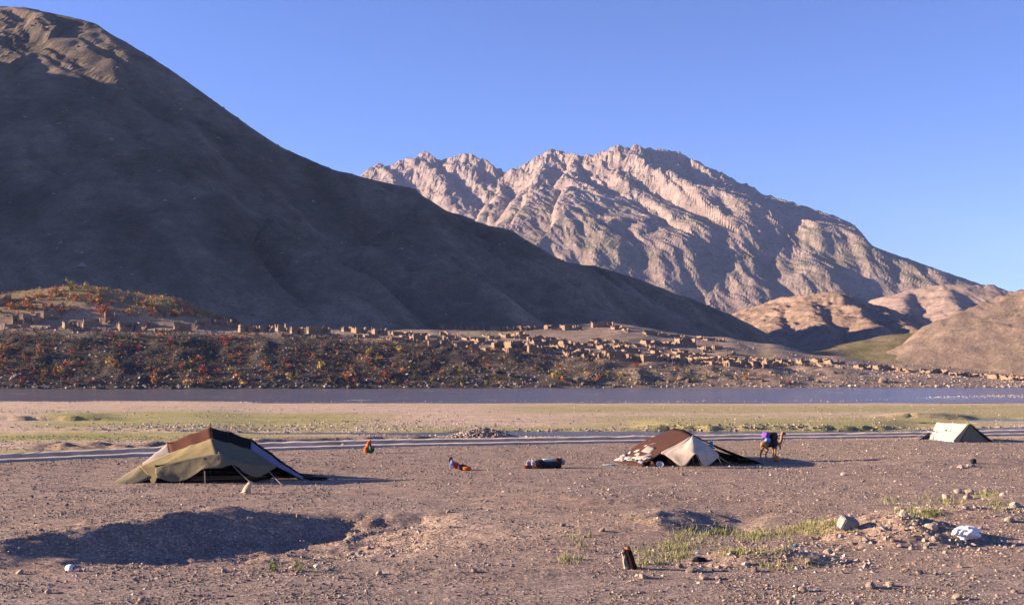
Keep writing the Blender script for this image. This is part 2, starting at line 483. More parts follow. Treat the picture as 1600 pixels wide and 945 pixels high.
# ------------------------------------------------------------------ mountains
def ridge_field(X, Y, spurs, base=-30.0, sm=6.0):
    h = np.full(X.shape, base)
    for pts, kl, kr in spurs:
        for a, b in zip(pts[:-1], pts[1:]):
            ab = b - a; L2 = ab.x * ab.x + ab.y * ab.y + 1e-6
            t = np.clip(((X - a.x) * ab.x + (Y - a.y) * ab.y) / L2, 0, 1)
            dx = X - (a.x + t * ab.x); dy = Y - (a.y + t * ab.y)
            side = ab.x * dy - ab.y * dx
            wgt = 0.5 + 0.5 * np.tanh(side / (math.sqrt(L2) * 10.0))
            k = kr + (kl - kr) * wgt
            d = np.sqrt(dx * dx + dy * dy)
            hh = a.z + t * ab.z - k * (np.sqrt(d * d + sm * sm) - sm)
            h = np.maximum(h, hh)
    return h
def spur(pts, kl=0.62, kr=0.62): return ([at(*p) for p in pts], kl, kr)
def fall(pts, left=0.62, right=0.62): return ([at(*p) for p in pts], right, left)
def mountain(name, X, Y, Z, col, mat, label):
    me = mesh_np(name, np.stack([X, Y, Z], -1).reshape(-1, 3), grid_faces(*X.shape), name == 'hill', col.reshape(-1, 3))
    return tag(link(name, me, mat), label, kind='structure')
def rockmat(name, scale, bump, bdist, var=0.3):
    m, n, l, b = new_mat(name)
    a = n.new('ShaderNodeAttribute'); a.attribute_name = 'col'
    t1 = noisen(n, l, scale, 8, 0.72); t2 = noisen(n, l, scale * 7, 5, 0.7)
    c = mixc(n, l, a.outputs['Color'], rampn(n, l, t1.outputs['Fac'], [(0.3, (1 - var,) * 3), (0.7, (1 + var,) * 3)]), 1.0, 'MULTIPLY')
    c = mixc(n, l, c, rampn(n, l, t2.outputs['Fac'], [(0.36, (0.72,) * 3), (0.5, (1,) * 3), (0.66, (1.22,) * 3)]), 1.0, 'MULTIPLY')
    l.new(c, b.inputs['Base Color'])
    bumpn(n, l, b, t1.outputs['Fac'], bump, bdist)
    return m
rockmat('far_rock', 0.02, 0.7, 12.0)
rockmat('slope_scree', 0.12, 0.7, 2.5, 0.35)
def wgrid(x0, x1, y0, y1, nx, ny):
    return np.meshgrid(np.linspace(x0, x1, nx), np.linspace(y0, y1, ny))
def lerp3(c, d, m): return c * (1 - m[..., None]) + np.asarray(d) * m[..., None]

# the far range, lit from the left, its spurs running down towards the right
crest = [(520, 330, 3720), (560, 285, 3700), (578, 268, 3700), (590, 257, 3700), (605, 266, 3700), (640, 251, 3680), (662, 242, 3660), (688, 253, 3640), (722, 245, 3600),
         (748, 251, 3560), (772, 264, 3520), (792, 277, 3500), (812, 262, 3450), (862, 240, 3400), (900, 248, 3350), (930, 244, 3300), (968, 234, 3250),
         (985, 232, 3240), (1010, 237, 3230), (1040, 239, 3250), (1070, 248, 3250), (1100, 263, 3250), (1160, 292, 3200), (1220, 316, 3150), (1300, 338, 3100),
         (1335, 356, 3080), (1362, 390, 3050), (1420, 411, 3000), (1480, 432, 2950), (1540, 452, 2900), (1640, 480, 2850)]
SP = [spur(crest, 1.0, 1.0),
      spur([(985, 232, 3240), (1022, 270, 3080), (1068, 302, 2920), (1122, 340, 2760), (1175, 385, 2600), (1235, 425, 2450)], 0.36, 1.25),
      spur([(1070, 248, 3250), (1130, 292, 3080), (1195, 330, 2920), (1262, 368, 2770), (1330, 402, 2620), (1400, 442, 2450)], 0.36, 1.25),
      spur([(900, 248, 3350), (885, 285, 3150), (925, 335, 2950), (970, 380, 2760), (1012, 434, 2560)], 0.36, 1.25),
      spur([(862, 240, 3400), (835, 290, 3180), (800, 330, 3000), (830, 370, 2850), (885, 412, 2650)], 0.42, 1.1),
      spur([(940, 243, 3290), (985, 300, 3020), (1020, 352, 2830), (1050, 398, 2670), (1095, 442, 2480)], 0.36, 1.25),
      spur([(792, 277, 3500), (770, 320, 3200), (745, 350, 3050), (790, 385, 2850), (840, 420, 2650)], 0.42, 1.1),
      spur([(662, 242, 3660), (690, 290, 3420), (715, 330, 3230), (760, 372, 3000)], 0.5, 1.1),
      spur([(722, 245, 3600), (755, 290, 3400), (775, 325, 3250)], 0.5, 1.1),
      spur([(590, 257, 3700), (625, 300, 3450), (680, 340, 3200)], 0.5, 1.1),
      spur([(1160, 292, 3200), (1225, 332, 3020), (1300, 368, 2860), (1380, 402, 2700), (1470, 445, 2520)], 0.36, 1.25),
      spur([(1260, 327, 3130), (1310, 362, 2960), (1375, 392, 2820), (1440, 420, 2680), (1520, 455, 2520)], 0.36, 1.25),
      spur([(1335, 356, 3080), (1385, 400, 2880), (1450, 428, 2740), (1530, 455, 2600)], 0.36, 1.25),
      spur([(1122, 340, 2760), (1150, 390, 2560), (1200, 430, 2430), (1260, 462, 2280)], 0.36, 1.25),
      spur([(1025, 238, 3240), (1085, 292, 3090), (1140, 335, 2930), (1195, 375, 2780)], 0.36, 1.25),
      spur([(1012, 434, 2560), (1080, 415, 2560), (1150, 425, 2450), (1200, 462, 2250)], 0.35, 0.6)]
X, Y = wgrid(-760, 1420, 2180, 3960, 560, 400)
wx = X + 28 * fbm(X / 150, Y / 150, 3, 201); wy = Y + 28 * fbm(X / 150, Y / 150, 3, 202)
Z = ridge_field(wx, wy, SP, -20, 10)
Z = np.minimum(Z, 0.62 * (Y - 2170 + 60 * fbm(X / 120, Y / 300, 3, 212)))
cpx = 800 + F * X / Y
lid = H + (HY - np.interp(cpx, [c[0] for c in crest], [c[1] for c in crest])) / F * Y + 3
Z = np.where(Z > lid - 12, lid - 12 + 12 * np.tanh((Z - lid + 12) / 12), Z)
hi = np.clip(Z / 480, 0, 1.2)
flow = X + 0.45 * Y + 30 * fbm(X / 90, Y / 90, 3, 211)
Z = Z + (5 + 9 * hi) * ridged(flow / 70, (Y - 0.4 * X) / 260, 5, 203, 0.58) - (2.2 + 3.6 * hi) * ridged(flow / 33 + 3.3, (Y - 0.4 * X) / 150, 4, 209, 0.58)
Z = Z + 12 * sstep(0.7, 1.1, hi) * (ridged(X / 36, Y / 70, 4, 206, 0.62) - 0.1)
gy = np.gradient(Z, axis=0); gx = np.gradient(Z, axis=1)
steep = np.sqrt((gx / (X[0, 1] - X[0, 0])) ** 2 + (gy / (Y[1, 0] - Y[0, 0])) ** 2)
col = np.broadcast_to(np.array([0.225, 0.174, 0.146]), X.shape + (3,)).copy()
col = lerp3(col, [0.255, 0.20, 0.178], np.clip(hi - 0.45 + 0.6 * fbm(X / 120, Y / 120, 3, 207), 0, 1))
col = lerp3(col, [0.12, 0.12, 0.06], np.clip(2.4 * fbm(X / 130, Y / 130, 4, 208) + 0.32 - np.abs(hi - 0.5), 0, 0.75) * np.clip(1.3 - steep, 0, 1))
col = lerp3(col, [0.235, 0.17, 0.125], np.clip(0.75 - 2.2 * hi, 0, 1))
mountain('mountain', X, Y, Z, col, MATS['far_rock'], 'far pinkish rocky mountain range with craggy summits')

# brown gullied hills at the valley's end
def hill(spurs, box, n, amp, sc, seed, c1, c2, label, warp=10, aniso=(1.0, 0.35), mat='slope_scree'):
    X, Y = wgrid(*box, *n)
    wx = X + warp * fbm(X / (sc * 1.5), Y / (sc * 1.5), 3, seed); wy = Y + warp * fbm(X / (sc * 1.5), Y / (sc * 1.5), 3, seed + 1)
    Z = ridge_field(wx, wy, spurs, -25, 8)
    up = sstep(0, 30, Z)
    fl = (X * aniso[0] + 0.5 * Y) / sc + 0.6 * fbm(X / sc, Y / sc, 3, seed + 8)
    Z = Z + amp * up * (0.6 * ridged(fl, Y / sc * aniso[1], 5, seed + 2, 0.62) - 0.5 * ridged(fl * 2.1 + 1.7, Y / sc * aniso[1] * 2, 5, seed + 3, 0.65))
    m = np.clip(0.5 + 1.7 * fbm(X / sc, Y / sc, 4, seed + 5), 0, 1)
    col = lerp3(np.broadcast_to(np.array(c1), X.shape + (3,)).copy(), c2, m)
    mountain('hill', X, Y, Z, col, MATS[mat], label)
    return X, Y, Z
hill([spur([(1130, 505, 1350), (1175, 485, 1340), (1215, 468, 1330), (1262, 460, 1300), (1305, 458, 1280), (1345, 470, 1290), (1400, 488, 1300), (1455, 507, 1300), (1500, 530, 1290)], 0.6, 0.5),
      fall([(1215, 468, 1330), (1215, 500, 1200), (1220, 530, 1080)], 0.4, 0.6),
      fall([(1262, 460, 1300), (1275, 495, 1180), (1290, 530, 1060)], 0.4, 0.7),
      fall([(1305, 458, 1280), (1340, 490, 1180), (1385, 520, 1080)], 0.4, 0.8),
      fall([(1345, 470, 1290), (1395, 500, 1200), (1440, 522, 1110)], 0.4, 0.8)],
     (120, 640, 960, 1520), (260, 260), 7, 26, 301, (0.205, 0.145, 0.105), (0.27, 0.19, 0.14), 'brown gullied hill at the mouth of the side valley')
hill([spur([(1330, 490, 2000), (1375, 466, 1980), (1420, 454, 1950), (1480, 445, 1920), (1540, 446, 1900), (1578, 456, 1880), (1660, 475, 1850)], 0.5, 0.5),
      fall([(1420, 454, 1950), (1410, 485, 1800), (1420, 505, 1650)], 0.4, 0.7), fall([(1480, 445, 1920), (1490, 475, 1800), (1510, 500, 1650)], 0.4, 0.7)],
     (520, 1050, 1560, 2200), (200, 200), 7, 45, 321, (0.23, 0.168, 0.132), (0.28, 0.205, 0.165), 'pale rounded hill behind the brown gullied hill')
# right-hand hillside with green flecks, and the green rise before it
RH = hill([spur([(1385, 562, 520), (1430, 532, 535), (1480, 500, 545), (1530, 478, 548), (1580, 462, 548), (1640, 445, 548), (1750, 415, 545), (1900, 380, 540), (2100, 340, 540)], 0.9, 0.5)],
     (150, 760, 380, 760), (340, 240), 3.6, 19, 341, (0.175, 0.13, 0.105), (0.205, 0.152, 0.115), 'right hand hillside with sparse green flecks', 5)
GR = hill([spur([(1250, 562, 545), (1300, 546, 560), (1350, 532, 575), (1400, 523, 585), (1450, 517, 592), (1540, 512, 600)], 0.3, 0.2)],
     (110, 400, 430, 800), (160, 160), 0.9, 15, 361, (0.135, 0.135, 0.042), (0.21, 0.155, 0.095), 'low green rise at the mouth of the valley', 4)

# the dark mountain on the left; the mass beyond the frame keeps its face in shadow
sil = [(-420, 40, 1180), (-250, 25, 1080), (-120, 14, 1010), (0, 10, 945), (45, 12, 922), (100, 24, 893), (152, 38, 862), (200, 68, 846), (262, 106, 824), (330, 155, 800), (400, 205, 770), (440, 231, 755),
       (520, 265, 735), (600, 285, 725), (642, 293, 720), (700, 330, 705), (760, 350, 697), (802, 361, 696), (860, 399, 694), (885, 410, 693), (930, 413, 696), (1000, 436, 700), (1080, 466, 706),
       (1142, 491, 712), (1182, 511, 716), (1222, 533, 720), (1260, 556, 725)]
LS = [spur(sil, 1.5, 0.62),
      ([Vector((-478, 452, 10)), Vector((-482, 470, 98)), Vector((-490, 505, 120)), Vector((-500, 528, 148)), Vector((-500, 545, 152)), Vector((-505, 575, 167)), Vector((-515, 650, 180)), Vector((-515, 690, 214)), Vector((-525, 760, 250)), Vector((-535, 860, 266)), Vector((-580, 930, 285))], 0.9, 0.62),
      fall([(262, 106, 824), (280, 150, 780), (260, 230, 710), (300, 320, 630), (360, 400, 560), (420, 470, 500)], 0.5, 0.62),
      fall([(-120, 14, 1010), (-100, 140, 800), (-110, 250, 690), (-60, 350, 590), (60, 430, 510)], 0.55, 0.6),
      fall([(400, 205, 770), (380, 290, 690), (430, 370, 610), (560, 440, 540)], 0.5, 0.65),
      fall([(642, 293, 720), (650, 350, 660), (700, 410, 600), (770, 465, 550)], 0.5, 0.65),
      fall([(802, 361, 696), (820, 410, 655), (880, 455, 615), (940, 492, 585)], 0.5, 0.65),
      fall([(930, 413, 696), (960, 455, 665), (1030, 490, 640)], 0.5, 0.65)]
X, Y = wgrid(-900, 190, 440, 1250, 460, 380)
wx = X + 7 * fbm(X / 60, Y / 60, 3, 401); wy = Y + 7 * fbm(X / 60, Y / 60, 3, 402)
Z = ridge_field(wx, wy, LS, -40, 7)
up = sstep(0, 60, Z)
fl = X + 0.8 * Y + 14 * fbm(X / 50, Y / 50, 3, 411)
Z = Z + up * (10 * ridged(fl / 72, Y / 260, 4, 403, 0.5) - 5 * ridged(fl / 30 + 2.2, Y / 110, 4, 412, 0.6) + 1.6 * fbm(X / 11, Y / 11, 4, 404, 0.6))
rib = 0.6 * ridged(fl / 72, Y / 260, 4, 403, 0.5) + 0.5 * fbm(fl / 17, Y / 80, 3, 418)
cpx = 800 + F * X / Y
lid = H + (HY - np.interp(cpx, [c[0] for c in sil], [c[1] for c in sil])) / F * Y + 1.2 * fbm(X / 12, Y / 12, 3, 417)
Z = np.where((Z > lid - 5) & (cpx > -150), lid - 5 + 5 * np.tanh((Z - lid + 5) / 5), Z)
Z = np.where(X > -330, np.minimum(Z, ground_h(X, Y) - 2.0 + 0.6 * np.maximum(Y - 482 - 4 * fbm(X / 20, Y / 20, 2, 415), -5)), Z)
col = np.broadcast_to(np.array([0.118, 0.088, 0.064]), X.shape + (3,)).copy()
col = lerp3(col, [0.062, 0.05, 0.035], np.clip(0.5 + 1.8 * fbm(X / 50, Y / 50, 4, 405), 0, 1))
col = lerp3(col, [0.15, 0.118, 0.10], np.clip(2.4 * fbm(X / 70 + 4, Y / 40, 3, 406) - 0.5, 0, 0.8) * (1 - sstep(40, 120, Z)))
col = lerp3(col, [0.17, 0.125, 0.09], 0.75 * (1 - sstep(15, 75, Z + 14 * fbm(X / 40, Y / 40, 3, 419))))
col = col * np.clip(1.05 + 1.05 * rib, 0.4, 2.0)[..., None]  # relief shading put into the colour: gullies darker, ribs lighter
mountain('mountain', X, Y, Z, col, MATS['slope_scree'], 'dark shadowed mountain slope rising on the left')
LM = (X, Y, Z)
# ------------------------------------------------------------------ ruined mud village on the far terraces
surf('mud_wall', (0.235, 0.162, 0.115), 0.28, 0.9, 0.95, 0.7, 2.2, 0.25)
surf('mud_rubble', (0.215, 0.152, 0.11), 0.35, 1.2, 0.95, 0.8, 2.5, 0.3)
def wall_mesh(L, h, th, seed, door=None, low=1.0, sag=0.0):
    """one broken mud wall along +x, its top crumbled"""
    r = random.Random(seed)
    n = max(4, int(L / 0.8))
    xs = [L * i / n for i in range(n + 1)]
    tops = []
    cut = r.random() * L; cw = r.uniform(0.6, 0.25 * L + 0.7)
    for x in xs:
        t = h * low * (1 - 0.16 * r.random())
        t *= 1 - sag * math.exp(-((x - cut) / cw) ** 2)
        if r.random() < 0.10: t *= r.uniform(0.55, 0.8)
        tops.append(max(0.35, t))
    pts = list(zip(xs, tops))
    if door is not None:
        a, b = door * L - 0.55, door * L + 0.55
        pts = [p for p in pts if not (a - 0.05 < p[0] < b + 0.05)]
        ha = h * low * 0.93
        pts += [(a, ha), (a + 0.02, 0.25), (b - 0.02, 0.25), (b, ha)]
        pts.sort()
    V = []; Fc = []
    for x, t in pts:
        lean = r.uniform(-0.05, 0.05)
        V += [(x, -th / 2 - 0.06, -1.5), (x, -th / 2 + lean + 0.03, t), (x, th / 2 + lean - 0.03, t * r.uniform(0.95, 1.0)), (x, th / 2 + 0.06, -1.5)]
    for i in range(len(pts) - 1):
        a = 4 * i; b = a + 4
        Fc += [(a, b, b + 1, a + 1), (a + 1, b + 1, b + 2, a + 2), (a + 2, b + 2, b + 3, a + 3)]
    Fc += [(0, 1, 2, 3), (len(V) - 4, len(V) - 1, len(V) - 2, len(V) - 3)]
    return pydata('wall', V, Fc)
def rubble_mesh(w, d, h, seed):
    r = random.Random(seed)
    nx, ny = 7, 6
    V = []
    for j in range(ny):
        for i in range(nx):
            u = i / (nx - 1) * 2 - 1; v = j / (ny - 1) * 2 - 1
            e = max(0, 1 - max(abs(u), abs(v)) ** 2)
            V.append((u * w / 2, v * d / 2, -0.5 + (h + 0.5) * e * r.uniform(0.5, 1.1)))
    return pydata('rubble', V, [tuple(int(k) for k in q) for q in grid_faces(ny, nx)])
def ruin(px, py, wpx, hpx, label, group, seed, depth=None, rz=None, whole=False, dy=0.0):
    r = random.Random(seed)
    p = hit(px, py, 300)
    if dy: p = Vector((p.x * (p.y + dy) / p.y, p.y + dy, 0)); p.z = gz(p.x, p.y)
    s = p.y / F
    w = max(2.2, wpx * s); h = max(1.1, hpx * s); d = depth or r.uniform(0.7, 1.1) * min(max(w, 3.5), 7.5)
    z = min(gz(p.x - w / 2, p.y), gz(p.x + w / 2, p.y), gz(p.x, p.y), gz(p.x, p.y + d * 0.5) + 0.3)
    e = empty('ruined_mud_house', (p.x, p.y, z), r.uniform(0.08, 0.6) if rz is None else rz)
    tag(e, label, 'ruin', group)
    th = 0.5
    up = max(0.0, gz(p.x, p.y + d) - z)
    def wl(L, x, y, ang, hh, door=None, sag=0.0, low=1.0):
        o = link('wall', wall_mesh(L, hh, th, r.randrange(10 ** 6), door, low, sag), MATS['mud_wall'], e, (x, y, 0), (0, 0, ang))
        return o
    fr = r.random()
    wl(w, -w / 2, 0, 0, h, door=None if (whole or fr < 0.45) else r.uniform(0.3, 0.7), sag=0 if whole else r.choice([0, 0.5, 0.85, 0.95, 0.95]), low=r.uniform(0.7, 1))
    wl(w, -w / 2, d, 0, h + up, sag=0 if whole else r.choice([0, 0.2, 0.5]))
    wl(d - th - 0.1, -w / 2 + th / 2, th / 2 + 0.05, math.pi / 2, h + up * 0.4, sag=0 if whole else r.choice([0, 0.2, 0.5]))
    wl(d - th - 0.1, w / 2 - th / 2, th / 2 + 0.05, math.pi / 2, h + up * 0.4, sag=0 if whole else r.choice([0, 0.3, 0.5]))
    if w > 6.5 and r.random() < 0.7:
        wl(d - th - 0.1, r.uniform(-0.15, 0.15) * w, th / 2 + 0.05, math.pi / 2, h * 0.9, sag=0.3)
    link('rubble', rubble_mesh(w * 1.1, d * 0.9, h * 0.25, r.randrange(10 ** 6)), MATS['mud_rubble'], e, (0, d * 0.45, up * 0.4))
    if r.random() < 0.6:
        link('rubble', rubble_mesh(w * r.uniform(0.4, 0.9), 2.0, h * 0.35, r.randrange(10 ** 6)), MATS['mud_rubble'], e, (r.uniform(-0.3, 0.3) * w, -1.0, 0))
    return e
ORD = ['first', 'second', 'third', 'fourth', 'fifth', 'sixth', 'seventh', 'eighth', 'ninth', 'tenth', 'eleventh', 'twelfth', 'thirteenth', 'fourteenth', 'fifteenth', 'sixteenth', 'seventeenth',
       'eighteenth', 'nineteenth', 'twentieth', 'twenty-first', 'twenty-second', 'twenty-third', 'twenty-fourth', 'twenty-fifth', 'twenty-sixth', 'twenty-seventh', 'twenty-eighth', 'twenty-ninth', 'thirtieth', 'thirty-first', 'thirty-second', 'thirty-third', 'thirty-fourth']
def nth(i, what): return what.replace('#', ORD[i] + ' from the left')
R1 = 'roofless mud ruin, # in the single terrace row under the red bushes'
R2 = {'lower': 'broken mud house, # along the lower edge of the crowded village', 'middle': 'mud house ruin, # in the middle tier of the crowded village', 'upper': 'small mud ruin, # in the upper tier of the crowded village'}
R3 = 'mud wall remnant, # on the crest of the sunlit spur'
R4 = 'low mud ruin, # in the thin row trailing right along the bank'
G1, G2, G3, G4 = 'ruins in the left terrace row', 'ruins in the village centre', 'ruins on the spur crest', 'ruins in the right bank row'
sd = 1000
# left terrace row: (left, right, base row, height)
for a, b, py, hp in [(-20, 16, 508, 15), (20, 30, 508, 16), (36, 64, 511, 17), (68, 98, 513, 18), (100, 126, 513, 14), (130, 160, 514, 17), (164, 182, 516, 16), (185, 222, 517, 18), (226, 236, 516, 14),
                     (240, 268, 516, 16), (272, 300, 518, 17), (304, 330, 518, 16), (335, 365, 519, 16), (374, 400, 520, 15), (404, 430, 521, 15), (433, 452, 521, 17), (455, 476, 524, 16), (480, 519, 526, 18),
                     (536, 551, 521, 11), (554, 576, 521, 12), (584, 607, 528, 15), (612, 640, 527, 8)]:
    sd += 1
    lab, grp = nth(sd - 1001, R1), G1
    ruin((a + b) / 2, py, (b - a) * 0.9, hp * 0.85, lab, grp, sd, depth=random.uniform(2.5, 4.5), rz=random.uniform(0.2, 0.7), dy=(sd % 3) * 7 + random.uniform(0, 3))
TIER = {'lower': 0, 'middle': 0, 'upper': 0}
for a, b, py, hp in sorted([(648, 668, 534, 17), (672, 690, 540, 13), (694, 712, 530, 9), (716, 745, 546, 18), (748, 770, 536, 11), (774, 792, 546, 16), (800, 826, 548, 20), (828, 842, 552, 20), (790, 806, 528, 12), (812, 822, 528, 14), (826, 834, 532, 9),
                     (835, 852, 538, 13), (854, 870, 540, 15), (846, 866, 552, 12), (872, 884, 548, 14), (880, 894, 540, 12), (888, 902, 556, 12), (900, 912, 544, 11), (906, 926, 552, 10), (928, 942, 544, 9), (942, 962, 546, 12), (948, 966, 556, 16),
                     (955, 982, 562, 16), (968, 986, 545, 11), (978, 1000, 552, 10), (1008, 1034, 564, 17), (1024, 1036, 553, 10), (1036, 1050, 560, 12), (1044, 1056, 566, 14), (1058, 1066, 554, 8), (1064, 1080, 562, 12), (1082, 1094, 566, 12), (1097, 1109, 566, 12),
                     (1010, 1024, 538, 9), (1030, 1042, 540, 10), (1046, 1058, 541, 11), (1112, 1122, 570, 9), (1128, 1142, 560, 7), (1140, 1162, 571, 13), (1166, 1178, 574, 10), (1178, 1194, 574, 13), (1198, 1216, 572, 13), (660, 676, 526, 7), (700, 716, 541, 8), (730, 744, 532, 7), (760, 776, 548, 8), (806, 820, 540, 9), (842, 856, 545, 8), (862, 878, 532, 7), (892, 908, 550, 8), (914, 930, 560, 9), (934, 950, 536, 7), (962, 976, 536, 7), (990, 1006, 561, 9), (996, 1012, 543, 7), (1016, 1030, 549, 7), (1050, 1064, 549, 7), (1070, 1084, 553, 7), (1086, 1104, 556, 7), (1104, 1118, 562, 8), (1150, 1166, 563, 7), (1184, 1200, 566, 7)], key=lambda q: q[0] + q[1]):
    sd += 1
    e = np.interp((a + b) / 2, [640, 800, 950, 1130, 1200], [541, 551, 562, 571, 574]) - py
    t = 'lower' if e < 6.5 else ('middle' if e < 17 else 'upper')
    lab, grp = nth(TIER[t], R2[t]), G2
    TIER[t] += 1
    ruin((a + b) / 2, py, (b - a) * 1.25, hp * 0.7, lab, grp, sd, depth=random.uniform(3.5, 5.5))
ruin(1075, 541, 28, 13, 'long pale mud house with an arched doorway below the spur crest', None, 71, depth=5, whole=True)
for a, b, py, hp in [(856, 862, 502, 9), (881, 910, 507, 10), (928, 958, 511, 11), (960, 974, 515, 9), (976, 984, 518, 6), (1010, 1040, 525, 10), (1044, 1066, 528, 6), (1078, 1098, 529, 6), (1106, 1132, 533, 6)]:
    sd += 1
    c3 = globals().get('c3', -1) + 1
    ruin((a + b) / 2, py, (b - a) * 1.15, hp * 0.8, nth(c3, R3), G3, sd, depth=random.uniform(3, 4.5))
for a, b, py, hp in [(1222, 1240, 569, 10), (1252, 1264, 569, 12), (1276, 1296, 566, 7), (1298, 1320, 569, 9), (1342, 1362, 577, 9), (1372, 1400, 578, 9), (1404, 1412, 579, 6), (1416, 1432, 580, 6), (1450, 1486, 584, 9), (1494, 1504, 587, 7),
                     (1510, 1530, 589, 7), (1532, 1546, 588, 6), (1556, 1574, 592, 9), (1580, 1596, 594, 9), (1600, 1622, 594, 8)]:
    sd += 1
    c4 = globals().get('c4', -1) + 1
    ruin((a + b) / 2, py, (b - a) * 1.15, hp * 0.85, nth(c4, R4), G4, sd, depth=random.uniform(3.5, 5))
for i in range(9):
    sd += 1
    ruin(700 + i * 17 + random.uniform(-5, 5), 490 + i * 1.3 + random.uniform(-4, 4), 12, 7, nth(i, 'mud ruin, # in the mountain shadow above the village'), 'ruins in the mountain shadow', sd, depth=3.5)

def stub(px, py, wpx, hpx, label, group, seed):
    r = random.Random(seed); p = hit(px, py, 300); k = p.y / F
    e = empty('mud_wall_stub', (p.x, p.y, p.z - 0.1), r.uniform(-0.1, 0.7)); tag(e, label, 'wall', group)
    w = wpx * k; h = hpx * k
    link('wall', wall_mesh(w, h, 0.45, seed, None, 1.0, r.choice([0.2, 0.6, 0.9])), MATS['mud_wall'], e, (-w / 2, 0, 0))
    link('wall', wall_mesh(r.uniform(0.5, 1.0) * min(w, 5) + 0.8, h * r.uniform(0.8, 1.3), 0.45, seed + 1, None, 1.0, 0.5), MATS['mud_wall'], e, (r.choice([-1, 1]) * w / 2, 0.3, 0), (0, 0, math.pi / 2))
rs = random.Random(77)
for i in range(110):
    px = rs.uniform(625, 1215); lo = float(np.interp(px, [625, 800, 950, 1130, 1215], [532, 550, 561, 571, 575])); hi_ = float(np.interp(px, [625, 800, 950, 1130, 1215], [522, 526, 530, 546, 562]))
    stub(px, lo - (lo - hi_) * rs.random() ** 1.5, rs.uniform(7, 18), rs.uniform(4, 8), 'low crumbled wall stub among the crowded village ruins', 'wall stubs in the village centre', 5000 + 3 * i)
for i in range(34):
    px = rs.uniform(0, 640); stub(px, float(np.interp(px, [0, 640], [511, 530])) + rs.uniform(-2, 3), rs.uniform(8, 20), rs.uniform(4, 8), 'low crumbled wall stub along the left terrace row', 'wall stubs on the left terrace', 7000 + 3 * i)
for i in range(30):
    px = rs.uniform(1220, 1640); stub(px, float(np.interp(px, [1220, 1340, 1640], [570, 577, 594])) + rs.uniform(-3, 1), rs.uniform(7, 16), rs.uniform(3, 6), 'low crumbled wall stub along the right bank row', 'wall stubs on the right bank', 8000 + 3 * i)

# ------------------------------------------------------------------ rocks
def rock_mesh(seed, sub=2, flat=0.7, name='stone'):
    bm = bmesh.new()
    bmesh.ops.create_icosphere(bm, subdivisions=sub, radius=1.0)
    r = random.Random(seed)
    planes = [(Vector((r.gauss(0, 1), r.gauss(0, 1), r.gauss(0, 1))).normalized(), r.uniform(0.55, 0.9)) for _ in range(9)]
    sx, sy = r.uniform(0.8, 1.25), r.uniform(0.7, 1.1)
    for v in bm.verts:
        for nrm, d in planes:
            e = v.co.dot(nrm) - d
            if e > 0: v.co -= nrm * e * 0.92
        v.co *= 1 + r.uniform(-0.04, 0.04)
        v.co = Vector((v.co.x * sx, v.co.y * sy, v.co.z * flat))
    me = bpy.data.meshes.new(name); bm.to_mesh(me); bm.free()
    return me
def stonemat(name, col, var):
    m, n, l, b = new_mat(name)
    col = tuple(k * ALB for k in col)
    oi = n.new('ShaderNodeObjectInfo')
    t = noisen(n, l, 2.5, 6, 0.7)
    c = mixc(n, l, col, rampn(n, l, t.outputs['Fac'], [(0.3, (0.65, 0.65, 0.66)), (0.7, (1.25, 1.22, 1.18))]), 1.0, 'MULTIPLY')
    c = mixc(n, l, c, rampn(n, l, oi.outputs['Random'], [(0, (1 - var, 1 - var, 1 - var * 0.9)), (0.5, (1, 0.96, 0.92)), (1, (1 + var, 1 + var * 0.95, 1 + var * 0.85))]), 1.0, 'MULTIPLY')
    l.new(c, b.inputs['Base Color'])
    bumpn(n, l, b, t.outputs['Fac'], 0.5, 0.12)
    return m
stonemat('stone_warm', (0.30, 0.235, 0.195), 0.35)
stonemat('stone_pale', (0.34, 0.285, 0.24), 0.25)
stonemat('stone_bank', (0.155, 0.125, 0.105), 0.4)
ROCKS = [rock_mesh(500 + i, 2, random.uniform(0.55, 0.85)) for i in range(8)]
for me in ROCKS: me.materials.append(MATS['stone_warm'])
def put_rock(name, p, r, label, cat, group, mat='stone_warm', sink=0.25, k=None, flat=1.0):
    me = ROCKS[random.randrange(8) if k is None else k]
    o = bpy.data.objects.new(name, me); C.objects.link(o)
    o.location = (p.x, p.y, p.z + r * (0.7 - sink) * 0.7 * flat)
    o.rotation_euler = (random.uniform(-0.25, 0.25), random.uniform(-0.25, 0.25), random.uniform(0, 6.28))
    o.scale = (r, r, r * flat)
    if mat != 'stone_warm':
        o.material_slots[0].link = 'OBJECT'; o.material_slots[0].material = MATS[mat]
    return tag(o, label, cat, group)
